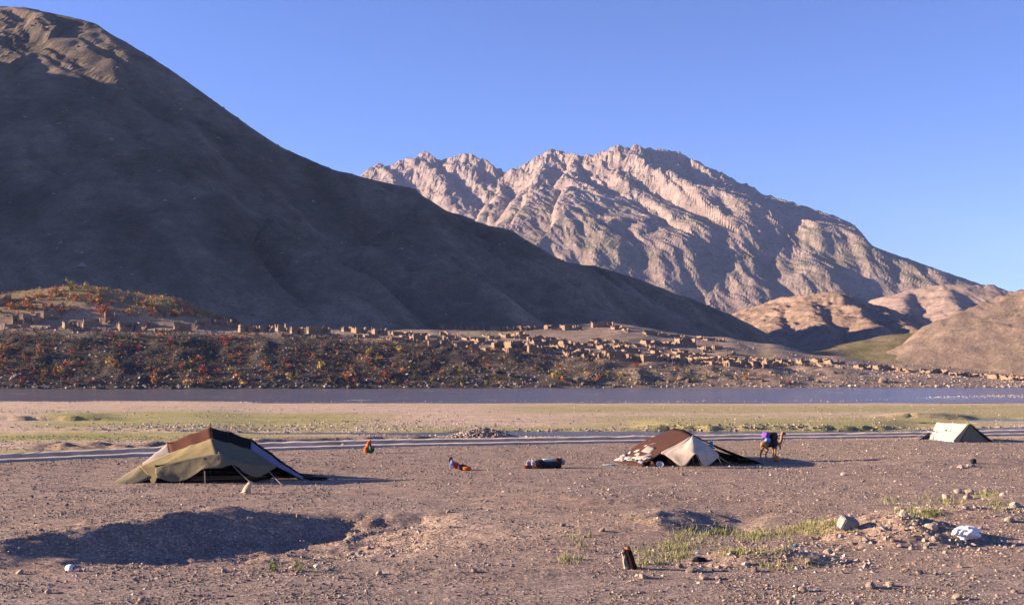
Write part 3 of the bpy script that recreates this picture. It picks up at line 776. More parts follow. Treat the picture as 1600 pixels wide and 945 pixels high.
def rock_cloud(name, P, R, cols, mat, label, parent=None, flat=0.75, seed=3, kind='stuff'):
    """many small stones as one mesh, each half sunk in the soil"""
    rng = np.random.default_rng(seed)
    n = len(P)
    base = np.array([[1, 0, -0.25], [0.1, 1, -0.25], [-1, 0.1, -0.25], [0, -1, -0.25], [0.45, 0.15, 0.8], [-0.42, -0.12, 0.72]], float)
    v = base[None] * rng.uniform(0.65, 1.25, (n, 6, 1))
    a = rng.uniform(0, 6.28, n); ca, sa = np.cos(a), np.sin(a)
    x = v[..., 0] * ca[:, None] - v[..., 1] * sa[:, None]; y = v[..., 0] * sa[:, None] + v[..., 1] * ca[:, None]
    tz = rng.uniform(-0.35, 0.35, (n, 1))
    v = np.stack([x * rng.uniform(0.8, 1.3, (n, 1)), y, v[..., 2] * flat + tz * x], -1) * np.asarray(R)[:, None, None]
    v = v + np.asarray(P)[:, None, :]
    f = np.array([[0, 1, 4], [1, 5, 4], [1, 2, 5], [2, 3, 5], [3, 4, 5], [3, 0, 4]])
    Fc = (f[None] + 6 * np.arange(n)[:, None, None]).reshape(-1, 3)
    me = mesh_np(name, v.reshape(-1, 3), Fc, False, np.repeat(cols, 6, 0))
    o = link(name, me, MATS[mat], parent)
    if label: o['label'] = label
    if kind: o['kind'] = kind
    return o
surf('pebble', None, 0.2, 6.0, 0.9, attr=True)
def stone_cols(n, seed, pale=0.25, dark=1.0):
    rng = np.random.default_rng(seed)
    b = np.array([0.27, 0.21, 0.178]) * rng.uniform(0.55, 1.25, (n, 1)) * dark
    q = rng.random(n)
    b[q < pale] = np.array([0.44, 0.37, 0.31]) * rng.uniform(0.75, 1.15, (int((q < pale).sum()), 1))
    b[q > 0.93] = np.array([0.40, 0.25, 0.15]) * rng.uniform(0.7, 1.1, (int((q > 0.93).sum()), 1))
    return b
# boulders on the far bank
BL = {True: 'grey boulder at the far water edge, #', False: 'grey boulder among scrub on the far bank slope, #'}
BC = {True: 0, False: 0}
for px, py, r in sorted([(1040 / 3.94, 590, 1.5), (25, 589, 1.3), (300, 580, 1.0), (335, 584, 1.0), (390, 593, 1.1), (452, 606, 1.0), (120, 603, 1.3), (150, 606, 0.9), (545, 606, 1.2), (562, 604, 1.4), (670, 604, 1.2), (777, 582, 1.6), (798, 588, 1.4),
                  (785, 604, 1.2), (903, 596, 2.0), (912, 601, 1.3), (1065, 594, 2.3), (1076, 597, 1.7), (1045, 597, 1.4), (995, 600, 1.1), (960, 604, 1.0), (862, 603, 1.0), (725, 572, 1.1), (742, 578, 0.9), (1102, 590, 1.1), (1150, 592, 1.0),
                  (1280, 597, 1.1), (1304, 583, 1.0), (1205, 583, 1.0), (1192, 596, 1.0), (1240, 598, 0.9), (640, 556, 1.2), (612, 585, 0.9), (355, 606, 1.0), (60, 606, 1.1), (210, 606, 1.0), (270, 607, 1.2)]):
    w = py > 600
    put_rock('boulder', hit(px, py, 300), r * 0.75, nth(BC[w], BL[w]), 'boulder', 'boulders on the far bank', 'stone_bank')
    BC[w] += 1
put_rock('boulder', hit(1380, 597, 300), 1.5, 'large round pale boulder alone on the bare right hand bank', 'boulder', None, 'stone_warm', k=2)
n = 8000
px = RNG.uniform(-60, 1660, n); wlv = np.interp(px, COLX, [PROF[k][0] for k in COLX])
y = wlv + 0.5 + 60 * RNG.random(n) ** 1.7
x = (px - 800) / F * y
rock_cloud('scree', np.stack([x, y, ground_h(x, y)], -1), 0.16 + 0.5 * RNG.random(n) ** 3.5, stone_cols(n, 4, 0.3, 0.85), 'pebble', 'loose stones strewn over the far bank and its water edge', seed=11)

n = 6500
px = RNG.uniform(-60, 1660, n); wlv = np.interp(px, COLX, [PROF[k][0] for k in COLX])
y = wlv + 38 + 95 * RNG.random(n) ** 1.4; x = (px - 800) / F * y
keep = fbm(x / 14, y / 14, 3, 444) + 0.5 * RNG.random(n) > 0.1
x, y = x[keep], y[keep]; n = len(x)
rock_cloud('scree', np.stack([x, y, ground_h(x, y)], -1), 0.14 + 0.6 * RNG.random(n) ** 4, np.array([0.24, 0.17, 0.125]) * RNG.uniform(0.6, 1.3, (n, 1)), 'pebble', 'mud brick rubble strewn between the ruins', seed=15)

# ------------------------------------------------------------------ bushes
def leafmat(name, col, var=0.3):
    m, n, l, b = new_mat(name)
    col = tuple(k * ALB for k in col)
    oi = n.new('ShaderNodeObjectInfo'); t = noisen(n, l, 1.3, 3, 0.6)
    c = mixc(n, l, col, rampn(n, l, t.outputs['Fac'], [(0.3, (1 - var,) * 3), (0.7, (1 + var,) * 3)]), 1.0, 'MULTIPLY')
    c = mixc(n, l, c, rampn(n, l, oi.outputs['Random'], [(0, (0.7, 0.75, 0.7)), (1, (1.25, 1.15, 1.1))]), 1.0, 'MULTIPLY')
    l.new(c, b.inputs['Base Color'])
    b.inputs['Roughness'].default_value = 0.8
    return m
LEAF = {'red': leafmat('leaf_red', (0.34, 0.085, 0.065)), 'orange': leafmat('leaf_orange', (0.44, 0.19, 0.08)), 'yellow': leafmat('leaf_yellow', (0.45, 0.32, 0.10)), 'green': leafmat('leaf_green', (0.16, 0.18, 0.05)),
        'dark': leafmat('leaf_dark', (0.055, 0.05, 0.03))}
def bush_geo(seed, n=110, tall=1.0):
    """leaf clumps spread over uneven branches: returns verts and triangles for a bush about 2 units high"""
    rng = np.random.default_rng(seed)
    br = rng.normal(0, 0.45, (7, 3)); br[:, 2] = rng.uniform(0.5, 1.6, 7) * tall
    c = br[rng.integers(0, 7, n)] * rng.uniform(0.35, 1.05, (n, 1)) + rng.normal(0, 0.2, (n, 3))
    c[:, 2] = np.maximum(c[:, 2], 0.05)
    d = rng.normal(0, 1, (n, 3, 3)); d -= d.mean(1, keepdims=True)
    V = (c[:, None] + d * rng.uniform(0.09, 0.20, (n, 1, 1))).reshape(-1, 3)
    return V, np.arange(3 * n).reshape(-1, 3)
BUSH = {}
for k in LEAF:
    BUSH[k] = []
    for i in range(5):
        me = mesh_np('bush', *bush_geo(700 + i + 10 * len(k), 120, random.uniform(0.8, 1.25)))
        me.materials.append(LEAF[k]); BUSH[k].append(me)
def bush(px, py, size, colr, zone):
    p = hit(px, py, 300)
    o = bpy.data.objects.new('bush', random.choice(BUSH[colr])); C.objects.link(o)
    o.location = p - Vector((0, 0, 0.15)); o.rotation_euler = (0, 0, random.uniform(0, 6.28))
    s = size * random.uniform(0.8, 1.2); o.scale = (s, s, s * random.uniform(0.85, 1.3))
    names = {'red': 'red leaved autumn bush', 'orange': 'orange autumn bush', 'yellow': 'yellow autumn bush', 'green': 'green bush'}
    where = {'hill': 'on the lit hillock above the ruined wall row', 'bank': 'on the dark bank below the terrace row of ruins' if px < 640 else 'on the dark bank below the crowded village'}[zone]
    return tag(o, names[colr] + ' ' + where, 'bush', colr + ' bushes ' + where)
def pick(w): return random.choices(['red', 'orange', 'yellow', 'green'], w)[0]
cnt = 0
def hilltop(px): return float(np.interp(px, [0, 60, 110, 130, 165, 215, 235, 300, 400], [472, 462, 446, 442, 462, 470, 458, 484, 499]))
while cnt < 140:
    px = random.uniform(-8, 400); py = random.uniform(hilltop(px), 503 + px * 0.02)
    if py > np.interp(px, [0, 400], [489, 502]): continue
    if 170 < px < 225 and random.random() < 0.7: continue
    if px > 300 and random.random() < 0.6: continue
    bush(px, py, random.uniform(0.75, 1.3), pick([5, 4, 3.5, 1.0]), 'hill'); cnt += 1
while cnt < 300:
    px = abs(random.triangular(-150, 1300, 60)); 
    top = np.interp(px, [0, 400, 600, 800, 950, 1200], [522, 528, 540, 558, 568, 580])
    py = random.uniform(top, 604)
    if fbm(px / 40, py / 14, 2, 555) < random.uniform(-0.3, 0.25): continue
    bush(px, py, random.uniform(0.65, 1.2), pick([4, 4.5, 3.5, 1.2]) if px < 1000 else pick([1.5, 3, 2, 3]), 'bank'); cnt += 1
def scrub(name, n, gen, size, mat, label, seed, leaves=26):
    rng = np.random.default_rng(seed)
    Vs, Fs = [], []; protos = [bush_geo(900 + i + seed, leaves) for i in range(8)]
    pts = gen(rng, n); off = 0
    for i, (x, y, z) in enumerate(pts):
        V, Fc = protos[i % 8]; s = rng.uniform(*size); a = rng.uniform(0, 6.28)
        R = np.array([[math.cos(a), -math.sin(a), 0], [math.sin(a), math.cos(a), 0], [0, 0, rng.uniform(0.7, 1.2)]]) * s
        Vs.append(V @ R.T + np.array([x, y, z - 0.1])); Fs.append(Fc + off); off += len(V)
    me = mesh_np(name, np.concatenate(Vs), np.concatenate(Fs))
    return tag(link(name, me, mat), label, kind='stuff')
def on_bank(x1, spread=46, p0=-120):
    def g(rng, n):
        px = rng.uniform(p0, x1, n); wl = np.interp(px, COLX, [PROF[k][0] for k in COLX])
        y = wl + 1 + spread * rng.random(n) ** 0.9; x = (px - 800) / F * y
        keep = (fbm(x / 12, y / 12, 3, 333) + 0.25 * rng.random(n) > -0.12) & (rng.random(n) > np.clip((px - 520) / 900, 0, 0.85))
        return np.stack([x, y, ground_h(x, y)], -1)[keep]
    return g
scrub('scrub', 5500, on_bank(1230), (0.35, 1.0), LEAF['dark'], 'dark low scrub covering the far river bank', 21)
scrub('scrub', 800, on_bank(1100), (0.3, 0.7), LEAF['orange'], 'small orange shrubs dotted among the dark scrub', 22)
scrub('scrub', 750, on_bank(1300), (0.3, 0.65), LEAF['yellow'], 'small yellow shrubs dotted among the dark scrub', 23)
scrub('scrub', 550, on_bank(900), (0.3, 0.7), LEAF['red'], 'small red shrubs dotted among the dark scrub', 24)
scrub('scrub', 420, on_bank(1420, 14, 700), (0.4, 0.9), LEAF['green'], 'green scrub along the foot of the far bank', 25)
def on_hill(rng, n):
    px = rng.uniform(-100, 420, n); y = rng.uniform(394, 436, n); x = (px - 800) / F * y
    return np.stack([x, y, ground_h(x, y)], -1)
scrub('scrub', 800, on_hill, (0.3, 0.7), LEAF['yellow'], 'yellow grass and low scrub on the lit hillock', 26)
scrub('scrub', 420, on_hill, (0.3, 0.7), LEAF['red'], 'low red scrub on the lit hillock', 27)
def on_sheet(G, m):
    def g(rng, n):
        X_, Y_, Z_ = G; i = rng.integers(0, X_.shape[0] - 1, n); j = rng.integers(0, X_.shape[1] - 1, n)
        x = X_[i, j]; y = Y_[i, j]; z = Z_[i, j]
        k = (z > ground_h(x, y) + 0.3) & (fbm(x / 25, y / 25, 3, 666) > m) & (x / y < 0.5)
        return np.stack([x, y, z], -1)[k]
    return g
scrub('scrub', 5000, on_sheet(RH, 0.05), (0.25, 0.65), LEAF['green'], 'green scrub flecking the right hand hillside', 28, 14)
scrub('scrub', 2500, on_sheet(GR, -0.2), (0.25, 0.6), LEAF['green'], 'green scrub on the low rise at the valley mouth', 29, 14)
def sheet_hit(G, px, py, d0, d1):
    X_, Y_, Z_ = G; D = np.linspace(d0, d1, 600); x = (px - 800) / F * D
    i = np.clip(((D - Y_[0, 0]) / (Y_[1, 0] - Y_[0, 0])).round().astype(int), 0, Y_.shape[0] - 1); j = np.clip(((x - X_[0, 0]) / (X_[0, 1] - X_[0, 0])).round().astype(int), 0, X_.shape[1] - 1)
    k = int(np.argmax(H + (HY - py) / F * D < Z_[i, j]))
    return Vector((float(x[k]), float(D[k]), float(Z_[i[k], j[k]])))
def on_slope(m, zmax=400):
    def g(rng, n):
        X_, Y_, Z_ = LM; i = rng.integers(1, X_.shape[0] - 1, n); j = rng.integers(1, X_.shape[1] - 1, n)
        x = X_[i, j]; y = Y_[i, j]; z = Z_[i, j]
        k = (z > ground_h(x, y) + 0.2) & (x / y > -0.47) & (fbm(x / 45, y / 45, 3, 667) > m) & (z < zmax)
        return np.stack([x, y, z], -1)[k]
    return g
scrub('scrub', 9000, on_slope(-0.1), (0.4, 1.2), LEAF['dark'], 'dark scrub dotted over the shadowed mountain slope', 30, 7)
pts = on_slope(-0.3)(np.random.default_rng(91), 9000); m_ = len(pts); rr_ = np.random.default_rng(92)
rock_cloud('scree', pts, 0.35 + 1.3 * rr_.random(m_) ** 4, np.array([0.22, 0.17, 0.13]) * rr_.uniform(0.5, 1.5, (m_, 1)), 'pebble', 'rocks strewn over the shadowed mountain slope', seed=93)
# ------------------------------------------------------------------ cloth, ropes and bodies
def clothmat(name, col, var=0.14, trans=0.0, scale=2.2):
    m = surf(name, col, var, scale, 0.95, 0.35, 9.0, 0.04, spec=0.05)
    return m
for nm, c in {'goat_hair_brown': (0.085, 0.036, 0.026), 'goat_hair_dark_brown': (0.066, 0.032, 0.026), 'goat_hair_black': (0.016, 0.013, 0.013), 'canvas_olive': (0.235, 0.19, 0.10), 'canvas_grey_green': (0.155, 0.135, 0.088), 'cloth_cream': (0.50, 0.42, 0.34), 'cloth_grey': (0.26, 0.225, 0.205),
              'cloth_white': (0.37, 0.32, 0.29), 'canvas_cream': (0.43, 0.37, 0.285), 'canvas_khaki': (0.19, 0.165, 0.11), 'cloth_blue': (0.02, 0.22, 0.42), 'cloth_navy': (0.02, 0.022, 0.035), 'cloth_sky': (0.17, 0.25, 0.50),
              'cloth_red': (0.48, 0.025, 0.05), 'cloth_orange': (0.62, 0.13, 0.025), 'cloth_green': (0.02, 0.10, 0.045), 'cloth_purple': (0.17, 0.07, 0.33), 'cloth_lilac': (0.21, 0.20, 0.27), 'cloth_pale_blue': (0.33, 0.44, 0.46),
              'cloth_yellow': (0.55, 0.42, 0.12), 'cloth_maroon': (0.16, 0.035, 0.03), 'cloth_dark_brown': (0.055, 0.03, 0.022), 'cloth_pink': (0.5, 0.3, 0.27)}.items():
    clothmat(nm, c)
surf('skin_tone', (0.30, 0.16, 0.10), 0.1, 8)
surf('hair_dark', (0.02, 0.014, 0.012), 0.2, 8)
surf('camel_fur', (0.30, 0.155, 0.075), 0.22, 3.5, 0.95, 0.4, 25, 0.02)
surf('dog_fur', (0.52, 0.41, 0.29), 0.2, 6, 0.95, 0.4, 30, 0.02)
surf('wood_pole', (0.13, 0.085, 0.055), 0.3, 6)
surf('rope', (0.42, 0.36, 0.31), 0.2, 10)
surf('concrete', (0.52, 0.42, 0.335), 0.35, 0.5, 0.95, 0.5, 6, 0.04)
surf('silt', (0.12, 0.095, 0.08), 0.2, 0.7)
surf('plastic_white', (0.72, 0.70, 0.72), 0.06, 5, 0.45, spec=0.4)
surf('metal_tin', (0.40, 0.40, 0.42), 0.08, 4, 0.35, spec=0.6)
surf('clay', (0.50, 0.19, 0.07), 0.15, 6)
surf('slab_grey', (0.25, 0.235, 0.225), 0.2, 2.5, 0.95, 0.6, 10, 0.04)
surf('wood_weathered', (0.30, 0.245, 0.20), 0.35, 9, 0.95, 0.8, 18, 0.05)
surf('wood_core', (0.50, 0.20, 0.065), 0.45, 7, 0.95, 0.8, 14, 0.05)
surf('wood_charred', (0.022, 0.019, 0.018), 0.3, 8, 0.9, 0.8, 14, 0.05)
surf('bone_white', (0.62, 0.56, 0.48), 0.12, 8)

def root_loc(p):
    v = Vector((0, 0, 0))
    while p is not None:
        v = v + p.location; p = p.parent
    return v
def cloth(name, ctrl, mat, parent, sub=(6, 6), wr=0.03, thick=0.02, seed=0, sag=0.06, curve=0.0):
    """cloth stretched over a grid of fixed points given as picture column, row and distance"""
    base = root_loc(parent)
    G = np.array([[(at(*p) - base) if not isinstance(p, Vector) else (p - base) for p in row] for row in ctrl], float)
    nr, nc = G.shape[:2]
    def up(A, k):
        n = A.shape[0]
        t = np.linspace(0, n - 1, (n - 1) * k + 1); i = np.clip(t.astype(int), 0, n - 2); f = (t - i).reshape(-1, *([1] * (A.ndim - 1)))
        p0 = A[np.clip(i - 1, 0, n - 1)]; p1 = A[i]; p2 = A[i + 1]; p3 = A[np.clip(i + 2, 0, n - 1)]
        lin = p1 + (p2 - p1) * f
        cr = 0.5 * (2 * p1 + (p2 - p0) * f + (2 * p0 - 5 * p1 + 4 * p2 - p3) * f ** 2 + (3 * p1 - p0 - 3 * p2 + p3) * f ** 3)
        return (1 - curve) * lin + curve * cr
    A = up(G, sub[0]); A = np.swapaxes(up(np.swapaxes(A, 0, 1), sub[1]), 0, 1)
    R_, C_ = A.shape[:2]
    du = np.gradient(A, axis=0); dv = np.gradient(A, axis=1)
    nrm = np.cross(du, dv); nrm /= (np.linalg.norm(nrm, axis=-1, keepdims=True) + 1e-9)
    uu, vv = np.meshgrid(np.arange(C_), np.arange(R_))
    w = fbm(uu / 5.0 + seed, vv / 9.0, 3, 900 + seed) + 0.5 * ridged(uu / 4.0 + 0.35 * vv / 4.0 + seed, vv / 14.0, 2, 930 + seed)
    A = A + nrm * (w * wr)[..., None]
    if sag:
        span = np.linalg.norm(A[0, -1] - A[0, 0]) / max(1, nc - 1)
        A[..., 2] -= sag * min(1.0, span / 2.5) * np.abs(np.sin(np.pi * uu / sub[1]))
    me = mesh_np(name, A.reshape(-1, 3), grid_faces(R_, C_), True)
    o = link(name, me, MATS[mat], parent)
    sd_ = o.modifiers.new('thickness', 'SOLIDIFY'); sd_.thickness = thick; sd_.offset = 0
    return o
def tube(name, pts, r, mat, parent=None, seg=6):
    base = root_loc(parent)
    pts = [Vector(p) - base for p in pts]
    V = []; Fc = []
    for i, p in enumerate(pts):
        d = (pts[min(i + 1, len(pts) - 1)] - pts[max(i - 1, 0)]).normalized()
        q = d.to_track_quat('Z', 'Y')
        rr = r[i] if isinstance(r, (list, tuple)) else r
        for k in range(seg):
            a = 2 * math.pi * k / seg
            V.append(p + q @ Vector((math.cos(a) * rr, math.sin(a) * rr, 0)))
    for i in range(len(pts) - 1):
        for k in range(seg):
            a = i * seg + k; b = i * seg + (k + 1) % seg
            Fc.append((a, b, b + seg, a + seg))
    Fc += [tuple(range(seg))[::-1], tuple(range(len(V) - seg, len(V)))]
    return link(name, pydata(name, V, Fc, True), MATS[mat], parent)
def skin(name, nodes, edges, mat, parent, sub=2, smooth=True):
    """one continuous body grown over a posed skeleton: nodes = {key: (x, y, z, radius)}"""
    keys = list(nodes)
    me = bpy.data.meshes.new(name)
    me.from_pydata([nodes[k][:3] for k in keys], [(keys.index(a), keys.index(b)) for a, b in edges], [])
    o = bpy.data.objects.new(name, me); C.objects.link(o)
    md = o.modifiers.new('Skin', 'SKIN'); md.use_smooth_shade = True
    if not me.skin_vertices: me.skin_vertices.new()
    for i, k in enumerate(keys):
        r = nodes[k][3]
        me.skin_vertices[0].data[i].radius = (r, r) if not isinstance(r, tuple) else r
        me.skin_vertices[0].data[i].use_root = (i == 0)
    sb = o.modifiers.new('Sub', 'SUBSURF'); sb.levels = sub; sb.render_levels = sub
    dg = bpy.context.evaluated_depsgraph_get()
    m2 = bpy.data.meshes.new_from_object(o.evaluated_get(dg)); m2.name = name
    bpy.data.objects.remove(o, do_unlink=True)
    m2.materials.clear()
    for p in m2.polygons: p.use_smooth = True
    return link(name, m2, MATS[mat], parent)
def blob(name, loc, size, mat, parent=None, seed=0, lump=0.12, sub=3, squash=None, rot=(0, 0, 0)):
    """soft lumpy mass: bundle, sack, pot"""
    bm = bmesh.new(); bmesh.ops.create_icosphere(bm, subdivisions=sub, radius=1)
    from mathutils import noise
    for v in bm.verts:
        c = v.co.copy()
        d = 1 + lump * noise.noise(c * 1.7 + Vector((seed * 3.1, 0, 0))) + 0.5 * lump * noise.noise(c * 4.1 + Vector((0, seed, 0)))
        e = c.copy()
        if squash:      # towards a box
            e = Vector([math.copysign(abs(k) ** squash, k) for k in c])
        v.co = Vector((e.x * size[0], e.y * size[1], e.z * size[2])) * d
    me = bpy.data.meshes.new(name); bm.to_mesh(me); bm.free()
    for p in me.polygons: p.use_smooth = True
    return link(name, me, MATS[mat], parent, loc, rot)
def lathe(name, prof, mat, parent=None, loc=(0, 0, 0), rot=(0, 0, 0), seg=20):
    V = [(r * math.cos(2 * math.pi * k / seg), r * math.sin(2 * math.pi * k / seg), z) for r, z in prof for k in range(seg)]
    Fc = [(i * seg + k, i * seg + (k + 1) % seg, (i + 1) * seg + (k + 1) % seg, (i + 1) * seg + k) for i in range(len(prof) - 1) for k in range(seg)]
    return link(name, pydata(name, V, Fc, True), MATS[mat], parent, loc, rot)
def gp(px, py): 
    D = H * F / (py - HY)
    x = (px - 800) / F * D
    return Vector((x, D, gz(x, D)))
def gtop(px, D): 
    x = (px - 800) / F * D
    return Vector((x, D, gz(x, D)))

# ------------------------------------------------------------------ large tent on the left
t1 = empty('nomad_tent', gp(328, 745))
tag(t1, 'largest nomad tent, olive canvas front under a brown and black peaked roof', 'tent')
A_, L1, L2, LG = (329, 667, 72.6), (262, 692, 72.5), (224, 722, 71.6), (168, 758, 69.6)
R1_, R2_, RG = (392, 686, 72.5), (452, 731, 71.8), (487, 751, 71.0)
sL, sA, sR = (267, 710, 71.4), (331, 687, 71.0), (391, 704, 71.4)
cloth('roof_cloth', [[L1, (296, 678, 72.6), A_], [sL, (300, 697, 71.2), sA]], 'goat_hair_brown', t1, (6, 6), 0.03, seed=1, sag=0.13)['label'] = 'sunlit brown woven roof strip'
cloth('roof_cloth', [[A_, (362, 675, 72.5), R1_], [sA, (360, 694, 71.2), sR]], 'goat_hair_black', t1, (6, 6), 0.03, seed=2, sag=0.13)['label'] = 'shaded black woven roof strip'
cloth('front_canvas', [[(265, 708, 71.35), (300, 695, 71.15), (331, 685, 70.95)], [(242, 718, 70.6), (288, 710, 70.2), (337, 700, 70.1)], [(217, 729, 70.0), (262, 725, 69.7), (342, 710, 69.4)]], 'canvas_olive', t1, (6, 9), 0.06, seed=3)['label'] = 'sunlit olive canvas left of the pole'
cloth('front_canvas', [[(331, 685, 70.95), (362, 693, 71.15), (393, 703, 71.35)], [(337, 700, 70.1), (372, 708, 70.2), (412, 714, 70.7)], [(342, 710, 69.4), (384, 724, 69.5), (431, 729, 70.0)]], 'canvas_grey_green', t1, (6, 9), 0.06, seed=4)['label'] = 'shaded olive canvas right of the pole'  # darker canvas colour carries the shade of the right half
cloth('valance', [[(243, 731, 69.7), (262, 725, 69.6), (292, 717, 69.5), (320, 712, 69.4), (345, 709, 69.35), (362, 717, 69.4), (385, 723, 69.45), (410, 726, 69.6), (432, 728, 69.9)],
                  [(243, 737, 69.5), (265, 740, 69.4), (292, 735, 69.3), (320, 724, 69.2), (345, 722, 69.1), (362, 722, 69.2), (385, 734, 69.3), (407, 738, 69.4), (430, 731, 69.8)],
                  [(244, 745, 69.4), (268, 752, 69.3), (292, 749, 69.2), (319, 733, 69.0), (345, 731, 69.0), (364, 726, 69.1), (385, 740, 69.2), (403, 745, 69.3), (428, 733, 69.7)]], 'canvas_grey_green', t1, (6, 6), 0.085, seed=5, curve=0.8, sag=0.0)
cloth('corner_flap', [[(218, 728, 70.0), (244, 726, 69.8)], [(233, 745, 69.6), (247, 742, 69.5)], [(237, 757, 69.2), (241, 757, 69.2)]], 'canvas_olive', t1, (5, 6), 0.02, seed=6, curve=0.8)
cloth('side_cloth', [[L1, (242, 708, 72.0), L2], [(268, 710, 71.35), (243, 719, 70.9), (219, 729, 70.3)]], 'cloth_grey', t1, (5, 6), 0.03, seed=7)['label'] = 'pale grey cloth over the left end'
cloth('side_cloth', [[L2, (198, 739, 70.6), LG], [(218, 729, 70.0), (205, 745, 69.7), (176, 758, 69.3)], [(244, 742, 69.6), (222, 752, 69.4), (196, 757, 69.2)]], 'canvas_grey_green', t1, (4, 6), 0.03, seed=8)['label'] = 'grey green tail pegged down at the left'
cloth('side_cloth', [[R1_, (424, 709, 72.2), R2_, RG], [(392, 703, 71.4), (420, 721, 71.2), (452, 738, 71.0), (482, 752, 70.7)]], 'cloth_lilac', t1, (4, 5), 0.03, seed=9)['label'] = 'grey blue cloth on the shaded right end'
cloth('roof_edge', [[(391, 684, 72.5), (424, 707, 72.3), (453, 729, 71.9), (488, 750, 71.1)], [(391, 688, 72.3), (424, 711, 72.0), (453, 734, 71.6), (488, 752, 70.9)]], 'goat_hair_black', t1, (3, 6), 0.02, seed=10)
back = [Vector((at(168, 757, 69.6).x, 74.0, 0.0)), Vector((at(262, 692, 72.4).x, 77.0, 0.0)), Vector((at(329, 667, 72.6).x, 77.5, 0.0)), Vector((at(392, 686, 72.4).x, 77.0, 0.0)), Vector((at(487, 750, 71).x, 74.5, 0.0))]
cloth('back_cloth', [[(176, 758, 70.4), (266, 697, 72.9), (329, 672, 73.0), (391, 691, 72.9), (480, 753, 71.6)], back], 'goat_hair_black', t1, (6, 5), 0.03, seed=11)
blob('floor_shade', Vector((0.1, -1.1, 0.06)), (3.9, 2.4, 0.10), 'goat_hair_black', t1, 3, 0.1, 3, 0.5)  # dark sheet added so the tent interior reads as black shade
tube('pole', [gtop(329, 72.6), at(329, 661, 72.6)], 0.05, 'wood_pole', t1)
tube('pole', [gtop(262, 72.4), at(262, 690, 72.4)], 0.045, 'wood_pole', t1)
tube('pole', [gtop(392, 72.4), at(392, 684, 72.4)], 0.045, 'wood_pole', t1)
tube('pole', [gtop(318, 69.1), at(318, 714, 69.3)], 0.025, 'wood_pole', t1)
def rope(parent, a, b, r=0.016, sagz=0.05):
    a, b = Vector(a), Vector(b)
    pts = [a.lerp(b, k / 6) - Vector((0, 0, sagz * math.sin(math.pi * k / 6))) for k in range(7)]
    ro = tube('guy_rope', pts, r, 'rope', parent, 5)
    tube('peg', [b - Vector((0, 0, 0.12)), b + Vector((0.02, 0.03, 0.14))], [0.012, 0.02], 'wood_pole', ro, 5)
rope(t1, at(361, 724, 69.2), gp(396, 757)); rope(t1, at(418, 733, 69.4), gp(442, 758)); rope(t1, at(320, 735, 69.0), gp(320.5, 759), 0.014, 0); rope(t1, at(431, 744, 69.4), gp(424, 757), 0.014, -0.05)
blob('bedding', gtop(468, 71.2) + Vector((0.9, 0, 0.12)) , (0.9, 0.4, 0.10), 'goat_hair_black', None, 5, 0.3)
tag(bpy.context.scene.objects['bedding'], 'dark heaped cloth on the ground right of the largest tent', 'bundle')

# ------------------------------------------------------------------ patched tent in the middle
t2 = empty('nomad_tent', gp(1075, 722))
tag(t2, 'patched brown tent with a cream scalloped front, beside the camel', 'tent')
Fp, Mp, Bp = (1083, 681, 80.5), (1068, 671, 83.2), (1053, 669, 86)
roof_l = [[Bp, Mp, Fp], [(1002, 690, 86), (1020, 692, 83.2), (1050, 697, 80.6)], [(975, 710, 85.2), (994, 711, 82.8), (1022, 715, 80.4)], [(957, 721.5, 84.0), (976, 724, 82.0), (1003, 727.5, 80.0)]]
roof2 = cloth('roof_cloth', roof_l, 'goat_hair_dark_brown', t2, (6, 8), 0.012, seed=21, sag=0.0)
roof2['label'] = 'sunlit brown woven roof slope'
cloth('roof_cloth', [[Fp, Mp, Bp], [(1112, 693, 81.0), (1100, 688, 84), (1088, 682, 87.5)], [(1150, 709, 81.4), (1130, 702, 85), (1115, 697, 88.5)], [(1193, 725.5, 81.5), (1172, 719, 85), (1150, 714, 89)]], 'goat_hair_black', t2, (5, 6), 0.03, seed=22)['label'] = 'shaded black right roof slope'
def bil(grid, u, v):
    """point on the left roof: u along the ridge direction, v down the slope"""
    n, m = len(grid) - 1, len(grid[0]) - 1
    i = min(int(v * n), n - 1); j = min(int(u * m), m - 1); fv = v * n - i; fu = u * m - j
    P = [[at(*grid[i + a][j + b]) for b in (0, 1)] for a in (0, 1)]
    return P[0][0].lerp(P[0][1], fu).lerp(P[1][0].lerp(P[1][1], fu), fv) 
rp = random.Random(5)
PM = ['cloth_white', 'cloth_grey', 'cloth_cream', 'cloth_pink', 'cloth_pale_blue', 'cloth_lilac', 'cloth_cream', 'cloth_grey']
spots = [(0.62, 0.50, 0.26, 0.16), (0.40, 0.42, 0.10, 0.05), (0.33, 0.56, 0.12, 0.07), (0.50, 0.64, 0.12, 0.07), (0.15, 0.62, 0.09, 0.06), (0.78, 0.64, 0.14, 0.08), (0.25, 0.30, 0.06, 0.03), (0.55, 0.36, 0.08, 0.04)]
spots += [(0.06 + 0.88 * ((k * 0.618) % 1.0), 0.74 + 0.2 * ((k * 0.377) % 1.0), rp.uniform(0.14, 0.26), rp.uniform(0.07, 0.15)) for k in range(26)]
PN = Vector((-0.42, -0.40, 0.81))
for k, (u, v, du, dv) in enumerate(spots):
    sk = rp.uniform(-0.03, 0.03)
    cs = [bil(roof_l, min(0.99, max(0.01, u + a * du / 2 + b * sk)), min(0.99, v + b * dv / 2 + a * sk * 0.5)) + PN * (0.035 + 0.004 * k) for a, b in ((-1, -1), (1, -1), (1, 1), (-1, 1))]
    cloth('patch', [[cs[0], cs[1]], [cs[3], cs[2]]], PM[k % 8] if k else 'cloth_grey', roof2, (3, 3), 0.008, 0.006, seed=30 + k, sag=0.0)
